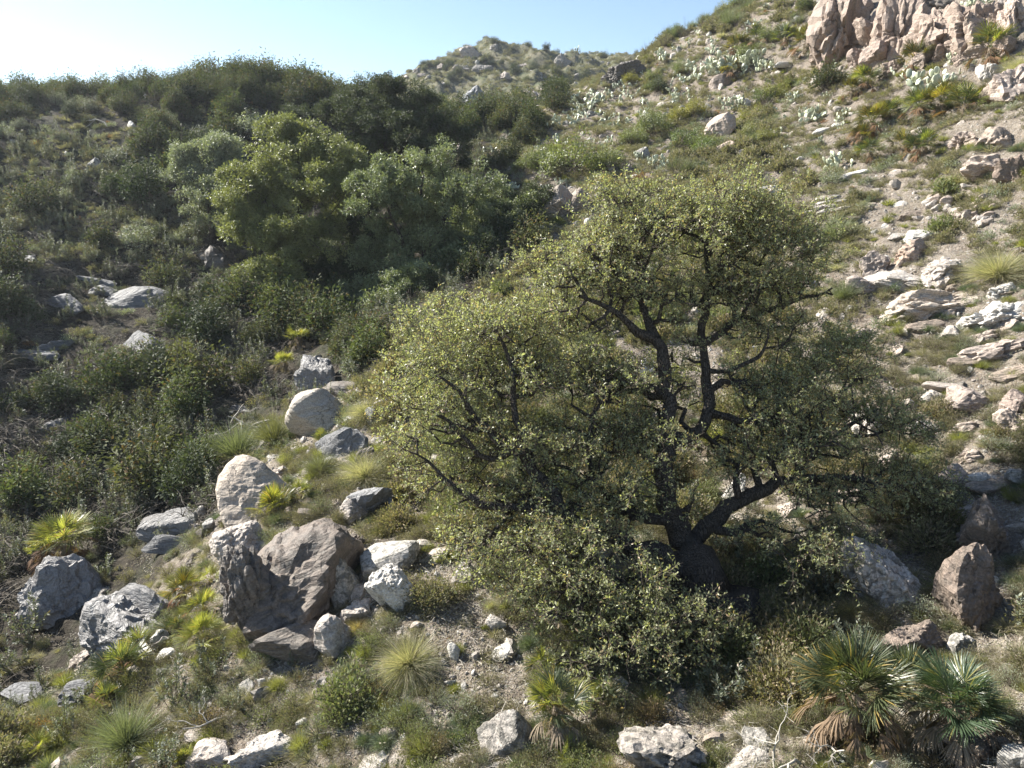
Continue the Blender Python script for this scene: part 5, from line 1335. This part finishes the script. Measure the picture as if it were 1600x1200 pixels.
def zones(P):
    px, py, d = project(P); z = {}
    z['px'], z['py'], z['d'] = px, py, d
    z['left'] = inpoly(px, py, LEFT) & (d < 105)
    z['far'] = d > 92
    for n_, pl in (('upr', UPR), ('sky', SKYL), ('midl', MIDL), ('sadd', SADD), ('shade', SHADE), ('turf', TURF), ('darkb', DARKB), ('trees', TREES), ('openl', OPENL)): z[n_] = inpoly(px, py, pl)
    b = np.zeros(px.shape, bool)
    for pl in BARE: b |= inpoly(px, py, pl)
    z['bare'] = b
    rk = np.zeros(px.shape, bool)
    for x, y, r_ in PALEROCK: rk |= ((px - x) ** 2 + (py - y) ** 2) < (r_ * .8) ** 2
    z['rock'] = rk
    rb = np.zeros(px.shape, bool)
    for x, y, r_ in PALEROCK: rb |= (((px - x) / (r_ * 1.15)) ** 2 + ((py - y - r_ * .7) / (r_ * 1.5)) ** 2) < 1
    for x, y, r_ in KEEP: rb |= (((px - x) / r_) ** 2 + ((py - y - r_ * .9) / (r_ * 1.6)) ** 2) < 1
    z['rockb'] = rb | rk
    z['n1'] = fbm(P * [.35, .35, .35], 3); z['n2'] = fbm(P * .9 + 50, 3)
    return z
def candidates(N, rs, rmin, rmax, gamma):
    """ground points; gamma 0 = even over the ground, higher = thinner far away"""
    N = int(N * 1.3); a = rs.uniform(-.94, .94, N); u = rs.rand(N); e = 2 - gamma
    r_ = (rmin ** e + u * (rmax ** e - rmin ** e)) ** (1 / e)
    x, y = r_ * np.sin(a), r_ * np.cos(a); P = np.stack([x, y, H(x, y)], 1)
    px, py, d = project(P); k = (px > -520) & (px < 2250) & (py > -250) & (py < 1420) & (d > 4)
    return P[k]
def visible(P, s):
    px, py, d = project(P + [0, 0, 1] * s[:, None] * .5)
    ok = (px > -8) & (px < 1608) & (py > -8) & (py < 1225)
    out = np.zeros(len(P), bool); idx = np.nonzero(ok)[0]
    for c in range(0, len(idx), 4000):
        q = idx[c:c + 4000]
        t = np.linspace(.25, .985, 26)[None, :, None]; Q = (P[q] + [0, 0, 1] * s[q, None] * .55)[:, None, :] * t
        out[q] = (Q[..., 2] > H(Q[..., 0], Q[..., 1]) - .02).all(1)
    return out
W0 = {'spire': .8, 'bush': 1.35, 'bright': 1.5, 'greybush': 1.3, 'cushion': 1.05, 'greycushion': 1.05, 'fennel': .85, 'herb': .7, 'tussock': 1.35, 'drygrass': .6, 'broom': 1.5, 'rust': 1.0, 'tangle': 1.5, 'stone': 2, 'bare': 1.2, 'olive': 1.1}
STUFFNAME = {'spire': 'distant_shrubbery', 'bush': 'distant_scrub', 'bright': 'distant_scrub', 'greybush': 'distant_scrub', 'cushion': 'ground_cover', 'greycushion': 'ground_cover', 'fennel': 'green_undergrowth', 'herb': 'herb_undergrowth',
             'tussock': 'distant_grass', 'drygrass': 'dry_grass', 'broom': 'distant_scrub', 'rust': 'dry_undergrowth', 'tangle': 'dead_undergrowth', 'stone': 'gravel', 'bare': 'bare_undergrowth', 'olive': 'olive_scrub'}
NIND = 300
def scatter(kind, N, wfn, smin, smax, rmin=6, rmax=95, gamma=.7, seed=0, individuals=None, hs=1.0, sink=.04, grow=0.0, tilt=.12, align=False, tint=None):
    """wfn(zones) -> probability; sizes smin..smax are metres across"""
    rs = np.random.RandomState(1000 + seed)
    P = candidates(N, rs, rmin, rmax, gamma); z = zones(P); w_ = np.clip(wfn(z), 0, 1) * ((1 - .8 * z['trees']) * (1 - .75 * z['openl']) * (1 - .95 * z['shade']) if kind in ('bush', 'bare') else 1) * (~(z['d'] < 15) if kind in ('broom', 'tussock') else 1) * (~((z['d'] < 9.5) & (z['py'] > 900)) if kind in ('spire', 'fennel', 'olive') else 1) * (~z['rockb'] if kind in ('bush', 'spire', 'tangle', 'greybush', 'bare', 'bright', 'tussock', 'broom') else (~z['rock'] if kind in ('olive', 'fennel') else 1)); k = rs.rand(len(P)) < w_
    P = P[k]; d = z['d'][k]; n = len(P)
    s = (smin + (smax - smin) * rs.rand(n) ** 1.6) * (1 + grow * np.clip(d / 60, 0, 2)) / W0[kind]
    if kind in ('bush', 'greybush'): s = s * np.where((z['px'][k] < 300) & (z['py'][k] < 230) & z['left'][k], .8, 1.0)
    if kind in ('bush', 'spire'): s = s * np.where((z['py'][k] > 820) & z['left'][k], .7, 1.0)
    P[:, 2] -= sink * s
    R = np.stack([rs.normal(size=n) * tilt, rs.normal(size=n) * tilt, rs.uniform(0, 6.28, n)], 1)
    if align:
        gx, gy = grad(P[:, 0], P[:, 1]); R[:, 0] += np.arctan(gy) * .8; R[:, 1] -= np.arctan(gx) * .8; R[:, 2] = rs.uniform(-.5, .5, n) if kind == 'tangle' else 0
    nn = NEARN.get(kind, len(PB[kind])); nf = len(PB[kind]) - nn
    K = rs.randint(0, nn, n)
    if nf: K = np.where(d > 19, nn + rs.randint(0, nf, n), K)
    vis = visible(P, s * W0[kind]); ppx = z['px'][k]; kp = vis | (d < 30) | (ppx < 0) | (ppx > 1600) | (z['py'][k] < 0); P, d, s, R, K, vis = P[kp], d[kp], s[kp], R[kp], K[kp], vis[kp]
    app = np.where(vis, s * W0[kind] / d, 0); od = np.argsort(-app)
    have = len(PLACED.get(kind, [])); ni = max(0, (NIND if individuals is None else individuals) - (have if individuals is None else 0)); ni = min(ni, int((app > 0).sum()))
    ind, rest = od[:ni], od[ni:]
    nm, cat, wd = INFO[kind]; px, py, _ = project(P)
    for i in ind:
        g = near_mark(px[i], py[i]); o = new(nm, PB[kind][K[i]], None, P[i], R[i], (s[i], s[i], s[i] * hs))
        sz = s[i] * W0[kind] / (smin + smax) * 2
        adj = 'large ' if sz > 1.25 else ('small ' if sz < .8 else '')
        if tint:
            t = tint[rs.randint(len(tint))]; o.color = (t[0], t[1], t[2], 1)
        tag(o, wd + ' ' + g, cat, plural(wd) + ' ' + g)
    if len(rest):
        scatter_obj(STUFFNAME[kind], P[rest], R[rest], s[rest], K[rest], PB[kind])
    print('SCATTER', kind, n, 'ind', len(ind), 'rest', len(rest))
    return P

Z = lambda f: f
# left crest and upper left: dense dark shrubs
scatter('bush', 9500, lambda z: (z['left'] & z['sky']) * (.85 - .45 * (z['px'] < 300)) + (z['left'] & z['midl'] & ~z['sky']) * .55 + (z['left'] & ~z['sky'] & ~z['midl']) * (.14 + .20 * (z['n1'] > -.1)) * ~z['rock'] * (1 - .85 * (z['py'] > 800))
        + z['sadd'] * .8 + (z['upr'] & ~z['sadd']) * .10 * (z['n1'] > .1) + (z['shade'] & ~z['rock']) * .12, 1.0, 2.6, 8, 92, .35, 1, hs=1.15, tint=[(1, 1, 1), (.85, .9, .85), (1.15, 1.1, .95), (1.05, 1.15, .9)])
scatter('bush', 2600, lambda z: (z['left'] & (z['py'] < 165) & (z['px'] > 250)) * .9, 1.3, 2.3, 34, 70, .0, 2, individuals=0, hs=1.1)
scatter('greybush', 3000, lambda z: (z['left'] & z['sky']) * .45 + (z['left'] & ~z['sky'] & ~z['darkb']) * .2 + z['upr'] * .06, .8, 1.8, 14, 90, .3, 3, individuals=160)
scatter('bare', 2600, lambda z: (z['left'] & z['sky']) * .15 + (z['left'] & z['darkb']) * .25 + z['upr'] * .35 + z['sadd'] * .3 + (~z['left'] & (z['py'] < 40)) * .5, .8, 1.7, 12, 92, .3, 4, individuals=200)
scatter('spire', 19000, lambda z: (z['left'] & ~z['sky'] & ~z['rock']) * (.2 + .30 * (z['n1'] > -.05) + .3 * z['darkb'] * (z['n2'] > .1)) + (z['turf'] & (z['px'] < 420)) * .10 + z['shade'] * .12 * ~z['rock'], .45, .95, 8, 60, .75, 5, hs=1.0)
scatter('tangle', 10500, lambda z: (z['left'] & z['darkb'] & ~z['rock']) * (.22 + .5 * (z['n2'] < -.05)) + (z['left'] & ~z['sky'] & ~z['darkb']) * .10 + z['upr'] * .08, .9, 2.0, 10, 48, .5, 6, align=True, sink=-.05)
# cushions everywhere on the sunlit side
R_ = lambda z: ~z['left'] & ~z['far']
scatter('cushion', 50000, lambda z: (R_(z) & ~z['bare'] & ~z['rock']) * (.5 + .4 * (z['n1'] > .0)) * (1 - .3 * z['shade']) + z['bare'] * .05 + (z['left'] & ~z['rock']) * (.15 + .4 * z['openl']), .2, .6, 6, 92, .7, 7, hs=1.0, grow=.5,
        tint=[(1, 1, 1), (.9, 1.05, .7), (.85, .95, .7), (1.1, .92, .74), (.95, 1.15, .8)])
scatter('greycushion', 17000, lambda z: (R_(z) & ~z['bare'] & ~z['rock']) * (.12 + .3 * (z['n2'] > .2)) + (z['left'] & ~z['rock']) * (.15 + .4 * z['openl']), .25, .7, 6, 92, .75, 8, grow=.4, individuals=220)
scatter('fennel', 14000, lambda z: (R_(z) & ~z['rock']) * (.06 + .45 * (z['n2'] > .35)) * (1 - .8 * z['bare']) + z['turf'] * .12 * (z['n1'] > 0) + (z['left'] & z['sky']) * .0 + (z['left'] & ~z['sky']) * .02, .2, .5, 6, 85, .7, 9, grow=.3, individuals=260)
scatter('herb', 14000, lambda z: (R_(z) & ~z['rock']) * (.10 + .3 * (z['n2'] < -.25)) + z['bare'] * .06 + z['turf'] * .15, .18, .45, 6, 85, .75, 10, grow=.5, individuals=260)
scatter('olive', 26000, lambda z: (R_(z) & ~z['bare'] & ~z['rockb']) * (.12 + .35 * (z['n1'] > .05) + .45 * z['upr'] + .4 * z['shade']) * (1 - .6 * z['turf']), .5, 1.3, 9, 92, .45, 41, hs=.95, tint=[(1, 1, 1), (.8, .95, .75), (1.15, 1.1, 1.0), (.95, .9, .85)])
scatter('drygrass', 20000, lambda z: (R_(z) & ~z['rock']) * (.35 + .3 * (z['n1'] < .1)) * (1 - .75 * z['bare']) + z['shade'] * .4 + (z['left'] & ~z['rock'] & ~z['darkb']) * .35, .18, .45, 5, 92, .7, 11, grow=.6, individuals=280)
scatter('tussock', 2200, lambda z: (R_(z) & ~z['bare'] & ~z['rock']) * .22, .5, 1.1, 8, 80, .5, 12, individuals=90, hs=.9)
scatter('broom', 2500, lambda z: (R_(z) & z['upr']) * .4 + (R_(z) & ~z['bare'] & ~z['rock']) * .06 + z['turf'] * .1, .7, 1.5, 8, 80, .4, 13, individuals=60)
scatter('bright', 11000, lambda z: (z['upr'] & ~z['rock']) * .25 * (z['n1'] > -.1), .8, 2.0, 20, 70, .2, 14, individuals=110, tint=[(1, 1, 1), (1.2, 1.05, .6), (.8, .9, .8), (1.1, 1, .8)])
scatter('rust', 2200, lambda z: (R_(z) * .08 + (z['left'] & ~z['darkb']) * .15) * ~z['rock'], .25, .6, 8, 85, .5, 15, individuals=110)
# stones and gravel
scatter('stone', 6500, lambda z: R_(z) * (.30 + .5 * (z['n2'] > .05)) + z['bare'] * .5 + z['left'] * .06, .08, .42, 6, 92, .8, 16, sink=.1, grow=.8, tilt=.5, hs=.6, tint=[(1, 1, 1), (.9, .85, .8), (1.1, 1.08, 1.05), (.8, .76, .72)])
scatter('stone', 26000, lambda z: R_(z) * (.5 + .4 * (z['n2'] > 0)) + z['bare'] * .5, .025, .11, 5, 40, .9, 17, individuals=0, sink=.0, tilt=.6)
# the distant hill
scatter('cushion', 50000, lambda z: (z['far'] & (z['py'] > 40)) * .5, .5, 1.5, 92, 200, .0, 18, individuals=0, hs=.8)
scatter('bush', 5000, lambda z: (z['far'] & (z['py'] > 40)) * (.1 + .3 * (z['n1'] > .2)), 1.0, 2.6, 92, 200, .0, 19, individuals=0, hs=.8)
scatter('stone', 4000, lambda z: (z['far'] & (z['py'] > 40)) * .3, .3, 1.0, 92, 200, .0, 20, individuals=0, hs=.8)

# wispy bare bushes on the skylines
for i, (x, y, w_) in enumerate([(1165,8,40),(1130,22,34),(1100,38,30),(1070,52,34),(1040,66,28),(1010,78,26),(1150,14,26),(985,92,24)]):
    place('bare', x, y + 6, w_)
for i, (x, y, w_, l_) in enumerate([(807,76,16,'larger bare bush on the top of the distant hill'),(823,78,12,'smaller bare bush on the top of the distant hill')]):
    place('bare', x, y + 3, w_, l_)
for x in range(0, 620, 22):
    place('bare', x + RS.uniform(-9, 9), (166 if x < 250 else 150) + RS.uniform(-3, 4), RS.uniform(26, 44))

# ------------------------------------------------------------------ labels: number look-alikes of one spot from the left
ORD = ['first', 'second', 'third', 'fourth', 'fifth', 'sixth', 'seventh', 'eighth', 'ninth', 'tenth', 'eleventh', 'twelfth', 'thirteenth', 'fourteenth', 'fifteenth', 'sixteenth', 'seventeenth', 'eighteenth', 'nineteenth', 'twentieth']
byl = {}
for o in list(COL.objects):
    if 'category' in o.keys(): byl.setdefault(o['label'], []).append(o)
for l_, os_ in byl.items():
    n = len(os_)
    if n < 2 or n > 20: continue
    xs = [project(np.array(o.location[:]))[0] for o in os_]
    for rk, i in enumerate(np.argsort(xs)):
        if n == 2: t = 'left one of two' if rk == 0 else 'right one of two'
        elif rk == 0: t = 'leftmost'
        elif rk == n - 1: t = 'rightmost'
        elif rk == n - 2 and n > 4: t = 'second from right'
        else: t = ORD[rk] + ' from left'
        s_ = l_
        if len((s_ + ' ' + t).split()) > 16:
            for w_ in ('dense ', 'bent ', 'grey ', 'upright ', 'low ', 'rounded ', 'loose ', 'rusty ', 'clump ', 'the '):
                s_ = s_.replace(w_, '', 1)
                if len((s_ + ' ' + t).split()) <= 16: break
        os_[i]['label'] = s_ + ', ' + t

# litter of dry twigs and chips on the open ground
def litter_mesh(sd):
    rs = np.random.RandomState(sd); a = Acc()
    for k in range(26):
        p = rs.normal(size=3) * [.22, .22, .008] + [0, 0, .015]; e = unit(rs.normal(size=3) * [1, 1, .18]) * rs.uniform(.04, .16)
        a.tube([p, p + e * .5 + rs.normal(size=3) * .006, p + e], [.0035, .003, .002], 3, m=0, lv=rs.rand())
    n = 60; P = rs.normal(size=(n, 3)) * [.25, .25, .0] + [0, 0, .012]
    a.leaves(P, unit(rs.normal(size=(n, 3)) * [1, 1, .25]), unit(rs.normal(size=(n, 3)) * .4 + [0, 0, 1]), .035, .018, m=1)
    return a.build('litter', [M_deadw, M_dry], smooth=False)
PB['litter'] = [litter_mesh(s) for s in (1, 2, 3)]; W0['litter'] = .6; STUFFNAME['litter'] = 'twig_litter'; INFO['litter'] = ('litter', 'litter', 'litter')
scatter('litter', 9000, lambda z: R_(z) * .8 + z['left'] * .3, .3, .8, 5, 40, .9, 31, individuals=0, align=True, sink=0, tilt=.05)

# ------------------------------------------------------------------ thin haze
def _haze():
    x0, x1, y0, y1, z0, z1 = -380, 380, -15, 450, float(GZ.min()) - 2.0, float(max(GZ.max(), 4)) + 6.0
    V = [(x, y, z) for z in (z0, z1) for y in (y0, y1) for x in (x0, x1)]
    Q = [(0, 2, 3, 1), (4, 5, 7, 6), (0, 1, 5, 4), (2, 6, 7, 3), (0, 4, 6, 2), (1, 3, 7, 5)]
    m, nt, out = _mat('thin_haze'); v = _n(nt, 'ShaderNodeVolumePrincipled')
    v.inputs['Color'].default_value = (.86, .92, 1.0, 1); v.inputs['Density'].default_value = HAZE; v.inputs['Anisotropy'].default_value = .55
    nt.links.new(v.outputs[0], out.inputs['Volume'])
    tag(new('haze', mesh('haze', V, Q, None, [m])), kind='stuff')
HAZE = 0.00035
_haze()
